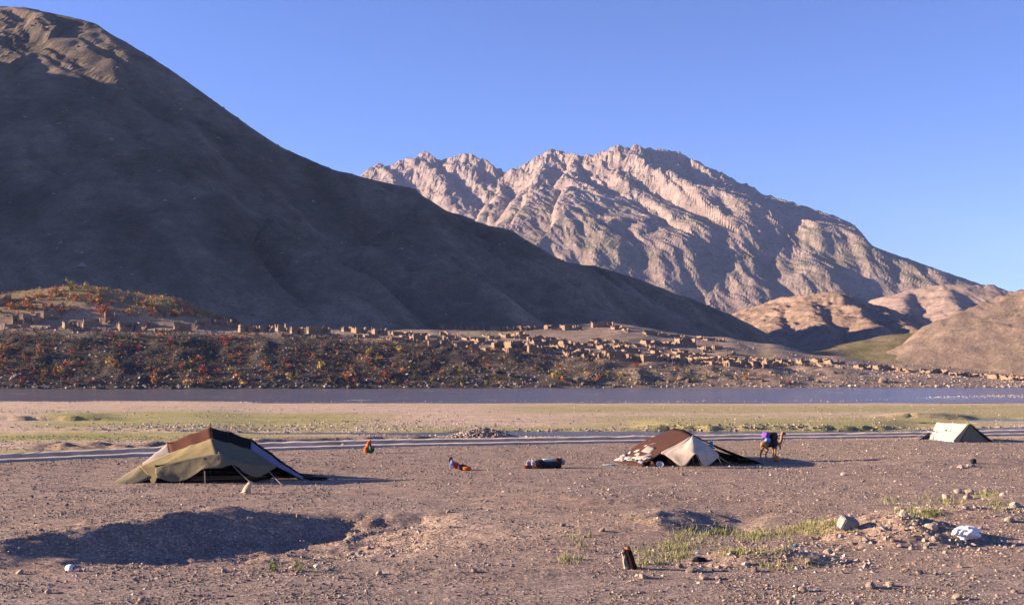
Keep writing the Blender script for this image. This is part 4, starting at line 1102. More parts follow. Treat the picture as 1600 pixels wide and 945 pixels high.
cloth('front_cloth', [[(1078, 683, 80.4), (1081, 682, 80.4), (1083, 681, 80.4), (1085, 682, 80.4), (1087, 683, 80.4)], [(1056, 695, 80.0), (1068, 697, 79.8), (1083, 694, 79.6), (1095, 695, 79.8), (1104, 694, 80.0)],
                      [(1033, 707, 79.7), (1056, 709, 79.4), (1083, 705, 79.1), (1104, 708, 79.4), (1121, 708, 79.7)], [(1042, 711, 79.6), (1068, 729, 79.3), (1087, 709, 78.9), (1101, 729, 79.2), (1123, 714, 79.6)]], 'cloth_cream', t2, (6, 8), 0.06, seed=60, curve=0.8)
cloth('back_cloth', [[Bp, (1052, 670, 86)], [(1118, 700, 88.6), (960, 719, 86)], ], 'goat_hair_black', t2, (4, 4), 0.02, seed=61)
cloth('curtain', [[(1010, 714, 83), (1060, 700, 83), (1110, 700, 83.5), (1150, 712, 84)], [Vector((at(1000, 724, 83).x, 83, -0.05)), Vector((at(1060, 724, 83).x, 83, -0.05)), Vector((at(1110, 724, 83.5).x, 83.5, -0.05)), Vector((at(1155, 724, 84).x, 84, -0.05))]], 'goat_hair_black', t2, (4, 4), 0.03, seed=62)
tube('pole', [gtop(1083, 80.5), at(1083, 678.5, 80.5)], 0.045, 'wood_pole', t2)
tube('pole', [gtop(1068, 83.2), at(1068, 668, 83.2)], 0.045, 'wood_pole', t2)
tube('pole', [gtop(1053, 86), at(1053, 665.5, 86)], 0.045, 'wood_pole', t2)
rope(t2, at(1087, 708, 78.9), gp(1097, 729)); rope(t2, at(1122, 712, 79.6), gp(1129, 727.5)); rope(t2, at(1122, 712, 79.6), gp(1148, 727)); rope(t2, at(1044, 711, 79.6), gp(1062, 729), 0.018)
b = cloth('hanging_cloth', [[(1109, 689, 80.9), (1114, 690, 80.9)], [(1109, 695, 80.7), (1114, 696, 80.75)], [(1108, 700, 80.6), (1113, 700, 80.65)]], 'cloth_blue', None, (4, 4), 0.03, seed=63)
tag(b, 'bright blue cloth hung over the black right slope of the patched tent', 'cloth')
b = cloth('hanging_cloth', [[(1104.5, 694, 80.6), (1108.5, 695, 80.6)], [(1105, 698, 80.5), (1108.5, 699, 80.5)]], 'cloth_red', None, (3, 3), 0.02, seed=64)
tag(b, 'small red cloth beside the blue cloth on the patched tent', 'cloth')
p = gp(1032, 730); o = lathe('metal_tray', [(0.01, 0.02), (0.22, 0.02), (0.33, 0.07), (0.35, 0.075), (0.33, 0.05), (0.22, 0.0), (0.01, 0.0)], 'metal_tin', None, p + Vector((0, 0.3, 0.17)), (math.radians(40), 0, 0.1))
o.scale = (0.75, 0.75, 0.75)
tag(o, 'round shiny metal tray leaning at the opening of the patched tent', 'tray')
p = gp(1020, 729); o = lathe('clay_pot', [(0.01, 0), (0.16, 0.0), (0.24, 0.14), (0.25, 0.26), (0.17, 0.40), (0.13, 0.46), (0.16, 0.52), (0.13, 0.50), (0.10, 0.42), (0.01, 0.3)], 'clay', None, p + Vector((0, 0.4, 0)))
o.scale = (0.7, 0.7, 0.65)
tag(o, 'brown clay pot left of the metal tray in the tent opening', 'pot')
p = gp(1050, 728); o = blob('food_sack', p + Vector((0, 0.5, 0.28)), (0.22, 0.2, 0.3), 'cloth_maroon', None, 8, 0.2, squash=0.75)
tag(o, 'dark red sack inside the opening of the patched tent', 'sack')
p = gp(1186, 727.5); o = blob('cloth_scrap', p + Vector((0, 0, 0.05)), (0.2, 0.12, 0.07), 'cloth_white', None, 9, 0.4)
tag(o, 'small white rag at the right peg of the patched tent', 'rag')
p = gp(952, 727); o = blob('cloth_scrap', p + Vector((0, 0, 0.04)), (0.42, 0.25, 0.06), 'cloth_pale_blue', None, 10, 0.4)
tag(o, 'pale blue rag on the ground left of the patched tent', 'rag')

# ------------------------------------------------------------------ small ridge tent on the right
t3 = empty('ridge_tent', gp(1495, 689))
tag(t3, 'small cream ridge tent with khaki gable, alone at the far right', 'tent')
f3, b3 = (1515, 661, 104), (1464, 659.5, 108.5)
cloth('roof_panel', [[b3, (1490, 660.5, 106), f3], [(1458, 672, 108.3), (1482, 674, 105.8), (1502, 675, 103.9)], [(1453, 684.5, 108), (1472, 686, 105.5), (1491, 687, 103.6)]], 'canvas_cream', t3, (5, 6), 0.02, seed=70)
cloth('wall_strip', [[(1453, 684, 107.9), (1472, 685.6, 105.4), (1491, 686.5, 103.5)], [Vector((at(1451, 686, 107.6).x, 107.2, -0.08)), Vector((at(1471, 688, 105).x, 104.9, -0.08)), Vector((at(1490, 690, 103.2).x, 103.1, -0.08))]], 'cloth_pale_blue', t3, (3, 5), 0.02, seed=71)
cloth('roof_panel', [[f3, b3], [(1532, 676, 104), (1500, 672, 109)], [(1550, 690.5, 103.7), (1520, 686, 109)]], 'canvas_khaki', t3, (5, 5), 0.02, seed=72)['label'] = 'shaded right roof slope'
cloth('gable', [[(1513.5, 662.5, 103.8), (1516, 662.5, 103.8)], [(1506, 676, 103.5), (1530, 677, 103.6)], [(1497, 690.5, 103.2), (1546, 690.5, 103.3)]], 'canvas_khaki', t3, (6, 6), 0.03, seed=73)
cloth('gable', [[b3, (1466, 660, 108.5)], [Vector((at(1452, 685, 108.4).x, 108.45, -0.05)), Vector((at(1520, 686, 109).x, 109.0, -0.05))]], 'canvas_khaki', t3, (4, 4), 0.02, seed=77)
cloth('door_flap', [[(1512, 663, 103.9), (1515, 663, 103.65)], [(1501, 676, 103.75), (1507, 677, 103.4)], [(1490, 690, 103.4), (1500, 690.5, 103.0)]], 'cloth_navy', t3, (5, 4), 0.02, seed=74)
cloth('end_flap', [[(1452, 676, 108.2), (1453, 677, 108)], [(1435, 687, 106.4), (1452, 686, 106.8)]], 'cloth_navy', t3, (4, 4), 0.02, seed=75)
cloth('seam_strip', [[(1515.5, 662, 103.6), (1517, 662, 103.7)], [(1533, 677, 103.5), (1535, 677, 103.6)], [(1548, 690, 103.2), (1552, 690, 103.3)]], 'cloth_navy', t3, (4, 3), 0.01, seed=76)
tube('pole', [gtop(1515, 104), at(1515, 659.5, 104)], 0.03, 'wood_pole', t3)
tube('pole', [gtop(1464, 108.5), at(1464, 658, 108.5)], 0.03, 'wood_pole', t3)
rope(t3, at(1515, 661, 103.9), gp(1556, 691)); rope(t3, at(1464, 660, 108.5), gtop(1430, 109.0))
for px, py, dx, dz, dy in ((1457, 672.5, 0.18, 0.05, 0), (1463, 674, 0.14, 0.04, 0), (1477, 671, 0.12, 0.08, 0), (1480, 681, 0.1, 0.05, 0)):
    q = at(px, py, 108.1 - (px - 1453) * 0.095) + Vector((-0.05, -0.12, 0.03)); dv = Vector((dx, -0.14, 0)); dn = Vector((-0.03, -0.03, -dz * 2))
    cloth('patch', [[q, q + dv], [q + dn, q + dv + dn]], 'cloth_navy', t3, (2, 2), 0.0, 0.012, seed=78)

# ------------------------------------------------------------------ camel
cp = gp(1203, 719.5)
cm = empty('camel', cp, math.radians(34))
tag(cm, 'brown camel standing saddled beside the patched tent, head turned right', 'camel')
N = {'mid': (-0.08, 0, 1.32, 0.33), 'pelvis': (-0.58, 0, 1.33, 0.26), 'rump': (-0.80, 0, 1.26, 0.17), 'chest': (0.40, 0, 1.28, 0.32), 'nb': (0.68, 0, 1.22, 0.20), 'n1': (0.92, 0, 1.16, 0.15), 'n2': (1.12, 0, 1.30, 0.125), 'n3': (1.22, 0, 1.58, 0.105), 'n4': (1.26, 0, 1.84, 0.095),
     'poll': (1.32, 0, 1.98, 0.115), 'muz': (1.52, 0, 1.96, 0.085), 'lip': (1.66, 0, 1.91, 0.065), 'hump': (-0.1, 0, 1.68, 0.17), 'tail': (-0.93, 0, 1.0, 0.03), 'tail2': (-0.92, 0, 0.75, 0.045)}
E = [('mid', 'pelvis'), ('pelvis', 'rump'), ('mid', 'chest'), ('chest', 'nb'), ('nb', 'n1'), ('n1', 'n2'), ('n2', 'n3'), ('n3', 'n4'), ('n4', 'poll'), ('poll', 'muz'), ('muz', 'lip'), ('mid', 'hump'), ('rump', 'tail'), ('tail', 'tail2')]
for s, t, dx in ((-1, 'a', 0.06), (1, 'b', -0.08)):
    N.update({'h1' + t: (-0.58, 0.18 * s, 1.08, 0.17), 'h2' + t: (-0.50 + dx, 0.19 * s, 0.82, 0.105), 'h3' + t: (-0.70 + dx, 0.19 * s, 0.50, 0.06), 'h4' + t: (-0.66 + dx, 0.19 * s, 0.12, 0.047), 'h5' + t: (-0.58 + dx, 0.19 * s, 0.045, 0.07),
              'f1' + t: (0.42, 0.17 * s, 1.0, 0.13), 'f2' + t: (0.44 - dx, 0.17 * s, 0.78, 0.085), 'f3' + t: (0.46 - dx, 0.17 * s, 0.50, 0.065), 'f4' + t: (0.44 - dx, 0.17 * s, 0.12, 0.045), 'f5' + t: (0.52 - dx, 0.17 * s, 0.045, 0.07),
              'e' + t: (1.29, 0.11 * s, 2.08, 0.03)})
    E += [('pelvis', 'h1' + t), ('h1' + t, 'h2' + t), ('h2' + t, 'h3' + t), ('h3' + t, 'h4' + t), ('h4' + t, 'h5' + t), ('chest', 'f1' + t), ('f1' + t, 'f2' + t), ('f2' + t, 'f3' + t), ('f3' + t, 'f4' + t), ('f4' + t, 'f5' + t), ('poll', 'e' + t)]
skin('body', N, E, 'camel_fur', cm)
hal = empty('halter', cp, math.radians(34)); bpy.data.objects.remove(hal)
def ring(name, c, r, ax, mat, parent, th=0.02):
    q = Vector(ax).to_track_quat('Z', 'Y')
    pts = [Vector(c) + q @ Vector((math.cos(a) * r, math.sin(a) * r, 0)) for a in [k * math.pi / 6 for k in range(13)]]
    return tube(name, [p + parent.location for p in pts], th, mat, parent, 5)
ring('halter', (1.50, 0, 1.96), 0.10, (1, 0, -0.15), 'cloth_red', cm)
ring('halter', (1.34, 0, 1.97), 0.125, (0.6, 0, -0.8), 'cloth_red', cm)
tube('tassel', [Vector(p) + cp for p in ((1.0, -0.05, 1.10), (1.02, -0.05, 0.95), (1.01, -0.05, 0.80))], [0.05, 0.07, 0.09], 'hair_dark', cm, 6)
tube('lead_rope', [Vector(p) + cp for p in ((1.58, -0.08, 1.9), (1.45, -0.12, 1.5), (1.1, -0.2, 1.1), (0.75, -0.3, 1.05))], 0.015, 'rope', cm, 5)
def onc(x, y, z): 
    a = math.radians(34); return Vector((cp.x + x * math.cos(a) - y * math.sin(a), cp.y + x * math.sin(a) + y * math.cos(a), cp.z + z))
o = blob('saddle_blanket', onc(0.12, 0, 1.36), (0.52, 0.40, 0.40), 'cloth_navy', None, 3, 0.10, squash=0.8, rot=(0, 0, math.radians(34))); tag(o, 'black blanket wrapped round the camel body under the load', 'blanket')
o = blob('saddle_bag', onc(0.12, -0.12, 1.80), (0.36, 0.36, 0.27), 'cloth_dark_brown', None, 4, 0.3, squash=0.55, rot=(0, 0, math.radians(34))); tag(o, 'dark saddle load on the camel back', 'saddle bag')
o = blob('bundle', onc(-0.52, -0.1, 1.90), (0.22, 0.26, 0.24), 'cloth_purple', None, 5, 0.25, squash=0.5, rot=(0.1, 0.2, math.radians(34))); tag(o, 'bright purple bundle tied on the rear of the camel load', 'bundle')
o = blob('bundle', onc(-0.50, -0.26, 1.58), (0.22, 0.12, 0.17), 'cloth_sky', None, 6, 0.3, squash=0.5, rot=(0, 0.2, math.radians(34))); tag(o, 'blue and white cloth hanging below the purple bundle', 'bundle')
p = gp(1213.5, 721); o = lathe('water_pot', [(0.01, 0), (0.16, 0.0), (0.25, 0.12), (0.26, 0.22), (0.19, 0.33), (0.11, 0.37), (0.13, 0.42), (0.10, 0.41), (0.08, 0.36), (0.01, 0.3)], 'clay', None, p)
tag(o, 'round orange pot on the ground at the camel front feet', 'pot')

# ------------------------------------------------------------------ people
def person_at(px, py, rz, label):
    e = empty('person', gp(px, py), rz); tag(e, label, 'person', None); return e
def hands(N, E, wrist, key, d, up, palm=0.035):
    """five short bent fingers rooted in the palm"""
    w = Vector(N[wrist][:3]); d = Vector(d).normalized(); up = Vector(up); side = d.cross(up).normalized()
    c = w + d * 0.06; N[key + 'p'] = (*c, palm); E.append((wrist, key + 'p'))
    for i, (off, ln) in enumerate(((-0.032, 0.06), (-0.011, 0.075), (0.011, 0.07), (0.032, 0.055))):
        a = c + d * 0.03 + side * off; b_ = a + d * ln * 0.6; c2 = b_ + d * ln * 0.3 - up * 0.025
        N[f'{key}{i}a'] = (*b_, 0.010); N[f'{key}{i}b'] = (*c2, 0.008); E += [(key + 'p', f'{key}{i}a'), (f'{key}{i}a', f'{key}{i}b')]
    t = c + side * 0.045 + d * 0.02; N[key + 't'] = (*t, 0.011); E.append((key + 'p', key + 't'))
def face(parent, c, f, r=0.1):
    """nose, eyes, mouth and ears on the head ball centred c, looking along f"""
    c = Vector(c); f = Vector(f).normalized(); s = f.cross(Vector((0, 0, 1))).normalized(); u = s.cross(f).normalized()
    blob('nose', c + f * (r * 1.0) - u * r * 0.12, (0.018, 0.018, 0.026), 'skin_tone', parent, 1, 0.05, 1)
    for k in (-1, 1):
        blob('eye', c + f * (r * 0.86) + s * k * r * 0.36 + u * r * 0.08, (0.014, 0.014, 0.011), 'hair_dark', parent, 1, 0.0, 1)
        blob('ear', c + s * k * r * 0.92, (0.02, 0.02, 0.032), 'skin_tone', parent, 1, 0.05, 1)
    blob('mouth', c + f * (r * 0.86) - u * r * 0.5, (0.026, 0.02, 0.008), 'cloth_maroon', parent, 1, 0.0, 1)
# squatting by the channel, orange shawl over the head, green dress
pa = person_at(575.5, 707, math.radians(-8), 'person in orange shawl and green dress squatting by the channel')
N = {'pel': (0, 0, 0.22, 0.15), 'bel': (0.02, 0, 0.42, 0.14), 'che': (0.08, 0, 0.62, 0.14), 'nek': (0.13, 0, 0.76, 0.055), 'hed': (0.16, 0, 0.86, 0.088), 'crn': (0.15, 0, 0.95, 0.075)}
E = [('pel', 'bel'), ('bel', 'che'), ('che', 'nek'), ('nek', 'hed'), ('hed', 'crn')]
for s, t in ((-1, 'a'), (1, 'b')):
    N.update({'kn' + t: (0.36, 0.13 * s, 0.44, 0.075), 'an' + t: (0.22, 0.13 * s, 0.07, 0.045), 'to' + t: (0.36, 0.14 * s, 0.03, 0.035), 'sh' + t: (0.08, 0.17 * s, 0.66, 0.06), 'el' + t: (0.22, 0.22 * s, 0.46, 0.045), 'wr' + t: (0.42, 0.10 * s, 0.50, 0.032)})
    E += [('pel', 'kn' + t), ('kn' + t, 'an' + t), ('an' + t, 'to' + t), ('che', 'sh' + t), ('sh' + t, 'el' + t), ('el' + t, 'wr' + t)]
    hands(N, E, 'wr' + t, 'g' + t, (1, -0.3 * s, -0.2), (0, 0, 1))
skin('body', N, E, 'skin_tone', pa)
face(pa, (0.17, 0, 0.88), (1, 0, 0), 0.09)
blob('hair', Vector((0.12, 0, 0.93)), (0.095, 0.095, 0.085), 'hair_dark', pa, 2, 0.1)
blob('dress', Vector((0.16, 0, 0.27)), (0.31, 0.28, 0.29), 'cloth_green', pa, 3, 0.25)
blob('bodice', Vector((0.09, 0, 0.58)), (0.17, 0.22, 0.19), 'cloth_green', pa, 4, 0.15)
blob('shawl', Vector((-0.02, 0, 0.60)), (0.15, 0.24, 0.36), 'cloth_orange', pa, 6, 0.18, rot=(0, 0.25, 0))
blob('shawl', Vector((-0.17, -0.05, 0.24)), (0.17, 0.27, 0.27), 'cloth_orange', pa, 7, 0.25)
blob('headscarf', Vector((0.115, 0, 0.93)), (0.115, 0.115, 0.115), 'cloth_orange', pa, 8, 0.1)
tube('trim', [Vector(p) + pa.location for p in ((0.13, -0.20, 0.66), (0.20, -0.25, 0.45), (0.24, -0.29, 0.22))], 0.022, 'cloth_pale_blue', pa, 5)
# half lying, propped on an arm, legs stretched to the right
pb = person_at(716, 734, math.radians(-12), 'dark haired person in blue shirt and red vest half lying on the gravel')
N = {'pel': (0.10, 0, 0.17, 0.16), 'bel': (-0.10, 0, 0.32, 0.14), 'che': (-0.30, 0, 0.50, 0.15), 'nek': (-0.42, 0, 0.63, 0.055), 'hed': (-0.48, -0.01, 0.74, 0.088), 'crn': (-0.51, -0.01, 0.82, 0.072)}
E = [('pel', 'bel'), ('bel', 'che'), ('che', 'nek'), ('nek', 'hed'), ('hed', 'crn')]
for s, t in ((-1, 'a'), (1, 'b')):
    N.update({'kn' + t: (0.46, 0.12 * s, 0.26 if s < 0 else 0.34, 0.08), 'an' + t: (0.80, 0.12 * s, 0.08, 0.05), 'to' + t: (0.90, 0.12 * s, 0.13, 0.035), 'sh' + t: (-0.35, 0.18 * s, 0.52, 0.065), 'el' + t: (-0.48, 0.24 * s, 0.28, 0.048), 'wr' + t: (-0.45, 0.26 * s, 0.06, 0.033)})
    E += [('pel', 'kn' + t), ('kn' + t, 'an' + t), ('an' + t, 'to' + t), ('che', 'sh' + t), ('sh' + t, 'el' + t), ('el' + t, 'wr' + t)]
    hands(N, E, 'wr' + t, 'g' + t, (-0.6, 0.2 * s, -0.15), (0, 0, 1))
skin('body', N, E, 'skin_tone', pb)
face(pb, (-0.47, -0.03, 0.75), (0.5, -0.8, -0.1), 0.09)
blob('hair', Vector((-0.52, 0.02, 0.79)), (0.115, 0.115, 0.11), 'hair_dark', pb, 2, 0.15)
blob('hair', Vector((-0.60, 0.02, 0.66)), (0.06, 0.09, 0.12), 'hair_dark', pb, 3, 0.15)
blob('shirt', Vector((-0.36, 0, 0.48)), (0.15, 0.22, 0.22), 'cloth_sky', pb, 4, 0.12, rot=(0, -0.6, 0))
for s in (-1, 1):
    tube('sleeve', [Vector(q) + pb.location for q in ((-0.35, 0.17 * s, 0.54), (-0.47, 0.24 * s, 0.30), (-0.45, 0.26 * s, 0.12))], [0.085, 0.07, 0.055], 'cloth_sky', pb, 8)
blob('vest', Vector((-0.13, 0, 0.34)), (0.20, 0.24, 0.22), 'cloth_red', pb, 5, 0.12, squash=0.8, rot=(0, -0.6, 0))
blob('sash', Vector((0.07, 0, 0.24)), (0.07, 0.23, 0.21), 'cloth_yellow', pb, 6, 0.12, rot=(0, -0.3, 0))
blob('trousers', Vector((0.27, 0, 0.23)), (0.22, 0.23, 0.20), 'cloth_navy', pb, 7, 0.2)
blob('skirt', Vector((0.56, -0.02, 0.15)), (0.30, 0.25, 0.16), 'cloth_orange', pb, 8, 0.3)
# ------------------------------------------------------------------ heap of belongings
h0 = gp(850, 731.5)
def part_of_heap(dx, dz, size, mat, label, name='bundle', seed=0, squash=0.6, dy=0.0, lump=0.4, rot=(0, 0, 0)):
    return tag(blob(name, h0 + Vector((dx, dy, dz)), size, mat, None, seed, lump, 3, squash, rot), label, 'bundle' if name != 'sack' else 'sack')
part_of_heap(0.1, 0.26, (0.95, 0.34, 0.27), 'cloth_navy', 'long black bundle at the middle of the belongings heap', seed=11)
part_of_heap(0.33, 0.55, (0.52, 0.26, 0.09), 'cloth_pale_blue', 'pale blue folded cloth on top of the long black bundle', 'folded_cloth', 12, 0.6)['category'] = 'cloth'
part_of_heap(-0.68, 0.40, (0.20, 0.26, 0.26), 'cloth_cream', 'cream sack at the left end of the belongings heap', 'sack', 13)
part_of_heap(-1.0, 0.26, (0.20, 0.24, 0.28), 'cloth_lilac', 'lilac grey bundle leaning at the far left of the heap', seed=14)
part_of_heap(-1.15, 0.10, (0.22, 0.2, 0.12), 'cloth_maroon', 'small dark red roll at the left foot of the heap', seed=15, dy=-0.1)
part_of_heap(-0.42, 0.20, (0.24, 0.22, 0.22), 'cloth_dark_brown', 'dark brown bundle in front of the cream sack', seed=16, dy=-0.22)
part_of_heap(0.98, 0.36, (0.24, 0.28, 0.36), 'cloth_dark_brown', 'upright dark brown bundle at the right end of the heap', seed=17)
part_of_heap(1.12, 0.62, (0.15, 0.18, 0.11), 'cloth_pink', 'small pinkish bundle on top of the right end bundle', seed=18)
part_of_heap(1.28, 0.40, (0.14, 0.16, 0.16), 'cloth_lilac', 'grey bundle hanging off the right end of the heap', seed=19)

# ------------------------------------------------------------------ sitting dog
dg = empty('dog', gp(386, 771), math.radians(-18))
tag(dg, 'cream dog sitting on the gravel before the largest tent', 'dog')
N = {'che': (0.08, 0, 0.36, 0.16), 'bel': (-0.04, 0, 0.26, 0.17), 'pel': (-0.14, 0, 0.17, 0.19), 'nek': (0.14, 0, 0.50, 0.12), 'hed': (0.19, 0, 0.61, 0.125), 'muz': (0.32, 0, 0.57, 0.07), 'nos': (0.38, 0, 0.56, 0.045), 'tl': (-0.30, 0.02, 0.06, 0.035), 'tl2': (-0.44, 0.08, 0.04, 0.025)}
E = [('che', 'bel'), ('bel', 'pel'), ('che', 'nek'), ('nek', 'hed'), ('hed', 'muz'), ('muz', 'nos'), ('pel', 'tl'), ('tl', 'tl2')]
for s, t in ((-1, 'a'), (1, 'b')):
    N.update({'s' + t: (0.13, 0.075 * s, 0.28, 0.055), 'k' + t: (0.14, 0.08 * s, 0.14, 0.035), 'w' + t: (0.15, 0.08 * s, 0.04, 0.03), 'p' + t: (0.21, 0.08 * s, 0.025, 0.034), 'hk' + t: (0.02, 0.13 * s, 0.15, 0.075), 'ho' + t: (-0.16, 0.13 * s, 0.05, 0.04), 'hp' + t: (0.05, 0.14 * s, 0.03, 0.035), 'er' + t: (0.17, 0.075 * s, 0.67, 0.025), 'et' + t: (0.19, 0.11 * s, 0.61, 0.016)})
    E += [('che', 's' + t), ('s' + t, 'k' + t), ('k' + t, 'w' + t), ('w' + t, 'p' + t), ('pel', 'hk' + t), ('hk' + t, 'ho' + t), ('ho' + t, 'hp' + t), ('hed', 'er' + t), ('er' + t, 'et' + t)]
skin('body', N, E, 'dog_fur', dg)
blob('nose', Vector((0.395, 0, 0.565)), (0.018, 0.02, 0.016), 'hair_dark', dg, 1, 0, 1)
for s in (-1, 1): blob('eye', Vector((0.265, 0.045 * s, 0.63)), (0.012, 0.012, 0.012), 'hair_dark', dg, 1, 0, 1)
dg.scale = (1.05, 1.05, 1.05)

# ------------------------------------------------------------------ irrigation channel
ch = empty('irrigation_channel', gtop(800, 100.5))
tag(ch, 'long pale concrete irrigation channel running behind the tents', 'channel')
def sweep(name, off, w, h0_, hf, h1_, mat, seed):
    ps = np.arange(-260, 1900, 9.0); D = chan_D(ps)
    D = D + 0.35 * fbm(ps / 60, ps * 0, 3, 19) + off; x = (ps - 800) / F * D
    z = np.minimum(ground_h(x, D), 0.25) 
    z = np.convolve(np.pad(z, 12, 'edge'), np.ones(25) / 25, 'valid')
    ww = w * (1 + 0.25 * fbm(ps / 35, ps * 0 + 2, 3, seed)); tt = h1_ * (1 + 0.28 * fbm(ps / 28, ps * 0 + 5, 3, seed + 1))
    V = np.stack([np.stack([x, D - ww / 2 - 0.05, z + h0_], -1), np.stack([x, D - ww / 2 + 0.04, z + tt * hf / h1_ + 0.05 * fbm(ps / 9, ps * 0, 3, seed + 4)], -1), np.stack([x, D + ww / 2 - 0.04, z + tt], -1), np.stack([x, D + ww / 2 + 0.05, z + h0_], -1)], 0)
    V = V - np.array(ch.location)
    return link(name, mesh_np(name, V.reshape(-1, 3), grid_faces(4, len(ps))), MATS[mat], ch)
sweep('channel_wall', 0.0, 1.0, -0.4, 0.17, 0.20, 'concrete', 5)
sweep('channel_wall', 2.5, 1.0, -0.6, 0.36, 0.40, 'concrete', 8)
sweep('channel_bed', 1.25, 1.7, -0.7, -0.28, -0.25, 'silt', 11)

# ------------------------------------------------------------------ heap of river stones
hp = empty('stone_heap', gtop(752, 107.0)); tag(hp, 'heap of grey river stones behind the channel', 'stone heap')
rng = np.random.default_rng(12)
a = rng.uniform(0, 6.283, 1500); rr = np.sqrt(rng.random(1500)) * (1 + 0.15 * np.sin(3 * a))
hx = rr * np.cos(a) * 3.9; hy = rr * np.sin(a) * 2.4
hz = 1.1 * np.clip(1 - rr, 0, 1) ** 0.85 * (1 + 0.25 * fbm(hx, hy, 2, 5)) + 0.03
rock_cloud('small_stones', np.stack([hx, hy, hz], -1), 0.06 + 0.12 * rng.random(1500) ** 2, stone_cols(1500, 13, 0.35, 0.95), 'pebble', None, hp, 0.8, 14)
V = []
for j in range(9):
    for i in range(13):
        u = i / 12 * 2 - 1; v = j / 8 * 2 - 1; q = min(1, math.hypot(u, v))
        V.append((u * 4.0, v * 2.5, 1.05 * (1 - q) ** 0.9 - 0.12))
link('core', pydata('core', V, [tuple(int(k) for k in q) for q in grid_faces(9, 13)]), MATS['mud_rubble'], hp)
for k in range(26):
    q = rng.random() ** 0.6; aa = rng.uniform(3.3, 6.1)
    o = bpy.data.objects.new('stone', ROCKS[k % 8]); C.objects.link(o); o.parent = hp
    o.location = (q * math.cos(aa) * 3.7, q * math.sin(aa) * 2.3, 1.1 * (1 - q) ** 0.85 + 0.06)
    r = rng.uniform(0.14, 0.24); o.scale = (r, r, r); o.rotation_euler = tuple(rng.uniform(0, 6, 3))
    o.material_slots[0].link = 'OBJECT'; o.material_slots[0].material = MATS['stone_pale' if k % 3 else 'stone_warm']
# ------------------------------------------------------------------ foreground: gravel, stones, litter, plants
n = 150000
rng = np.random.default_rng(31)
y = 33.5 + (112 - 33.5) * rng.random(n) ** 1.35
x = rng.uniform(-0.47, 0.49, n) * y
cl = fbm(x / 3.2, y / 3.2, 4, 131) + 0.45 * fbm(x / 11, y / 11, 3, 132)
keep = rng.random(n) < np.clip(0.50 + 1.4 * cl, 0.12, 1)
x, y = x[keep], y[keep]; n = len(x)
R = 0.018 + 0.034 * rng.random(n) + 0.08 * rng.random(n) ** 9
rock_cloud('gravel', np.stack([x, y, ground_h(x, y) + 0.006], -1), R * (0.85 + 0.006 * (y - 34)), stone_cols(n, 32, 0.08, 0.8), 'pebble', 'loose gravel strewn over the camp ground', seed=33, flat=0.7)
# stonier strips: river shore, stream edges, plain
def strip(n, gen, r0, r1, label, seed, pale=0.4):
    rng = np.random.default_rng(seed); px, y = gen(rng, n); x = (px - 800) / F * y
    rock_cloud('gravel', np.stack([x, y, ground_h(x, y) + 0.02], -1), r0 + r1 * rng.random(len(x)) ** 3, stone_cols(len(x), seed + 1, pale, 1.0), 'pebble', label, seed=seed)
strip(2600, lambda r, n: ((lambda p: (p, near_bank(p) - 14 * r.random(n) ** 2.2 + 1.0))(r.uniform(-60, 1700, n))), 0.05, 0.2, 'pale stones along the near river shore', 41, 0.5)
strip(1500, lambda r, n: (r.normal(330, 150, n), 560 * 0 + H * F / (r.normal(668, 3.5, n) - HY)), 0.05, 0.17, 'bar of pale stones beside the stream at the left', 43, 0.5)
strip(1100, lambda r, n: (r.normal(620, 130, n), H * F / (r.normal(661, 5, n) - HY)), 0.05, 0.17, 'stony bar beyond the stream', 45, 0.5)
strip(1500, lambda r, n: (r.uniform(-50, 1000, n), H * F / (r.uniform(628, 655, n) - HY)), 0.04, 0.15, 'scattered stones on the river flat', 47, 0.4)
strip(1500, lambda r, n: (r.uniform(1000, 1700, n), H * F / (r.uniform(622, 668, n) - HY)), 0.04, 0.14, 'scattered stones on the right river flat', 49, 0.4)
strip(1500, lambda r, n: (r.normal(1540, 90, n), near_bank(1540) - 22 * r.random(n)), 0.08, 0.26, 'shingle spit at the right river shore', 51, 0.5)
strip(1500, lambda r, n: ((lambda p: (p, stream_c(p) - stream_w(p) - r.random(n) * 4))(r.uniform(560, 1650, n))), 0.05, 0.16, 'stones along the near edge of the stream', 53, 0.5)
strip(900, lambda r, n: ((lambda p: (p, stream_c(p) + stream_w(p) + 0.5 + r.random(n) * 2.5))(r.uniform(700, 1650, n))), 0.06, 0.2, 'dark clods along the far edge of the stream', 55, 0.1)
rng = np.random.default_rng(61); n = 900
c = np.array([(16.2, 48.0, 2.6), (14.5, 46.6, 2.4), (18.5, 46.8, 2.6), (9.6, 42.8, 2.8), (21.5, 54.5, 3.6), (-6.0, 53, 3.0), (-5.5, 47, 2.0), (12, 42, 2.5), (24, 56, 3.0)])[rng.integers(0, 9, n)]
x = c[:, 0] + rng.normal(0, 0.55, n) * c[:, 2]; y = c[:, 1] + rng.normal(0, 0.4, n) * c[:, 2]
rock_cloud('gravel', np.stack([x, y, ground_h(x, y) + 0.02], -1), 0.04 + 0.12 * rng.random(n) ** 3, stone_cols(n, 62, 0.4, 1.1), 'pebble', 'stones lying on the dug earth heaps', seed=63)

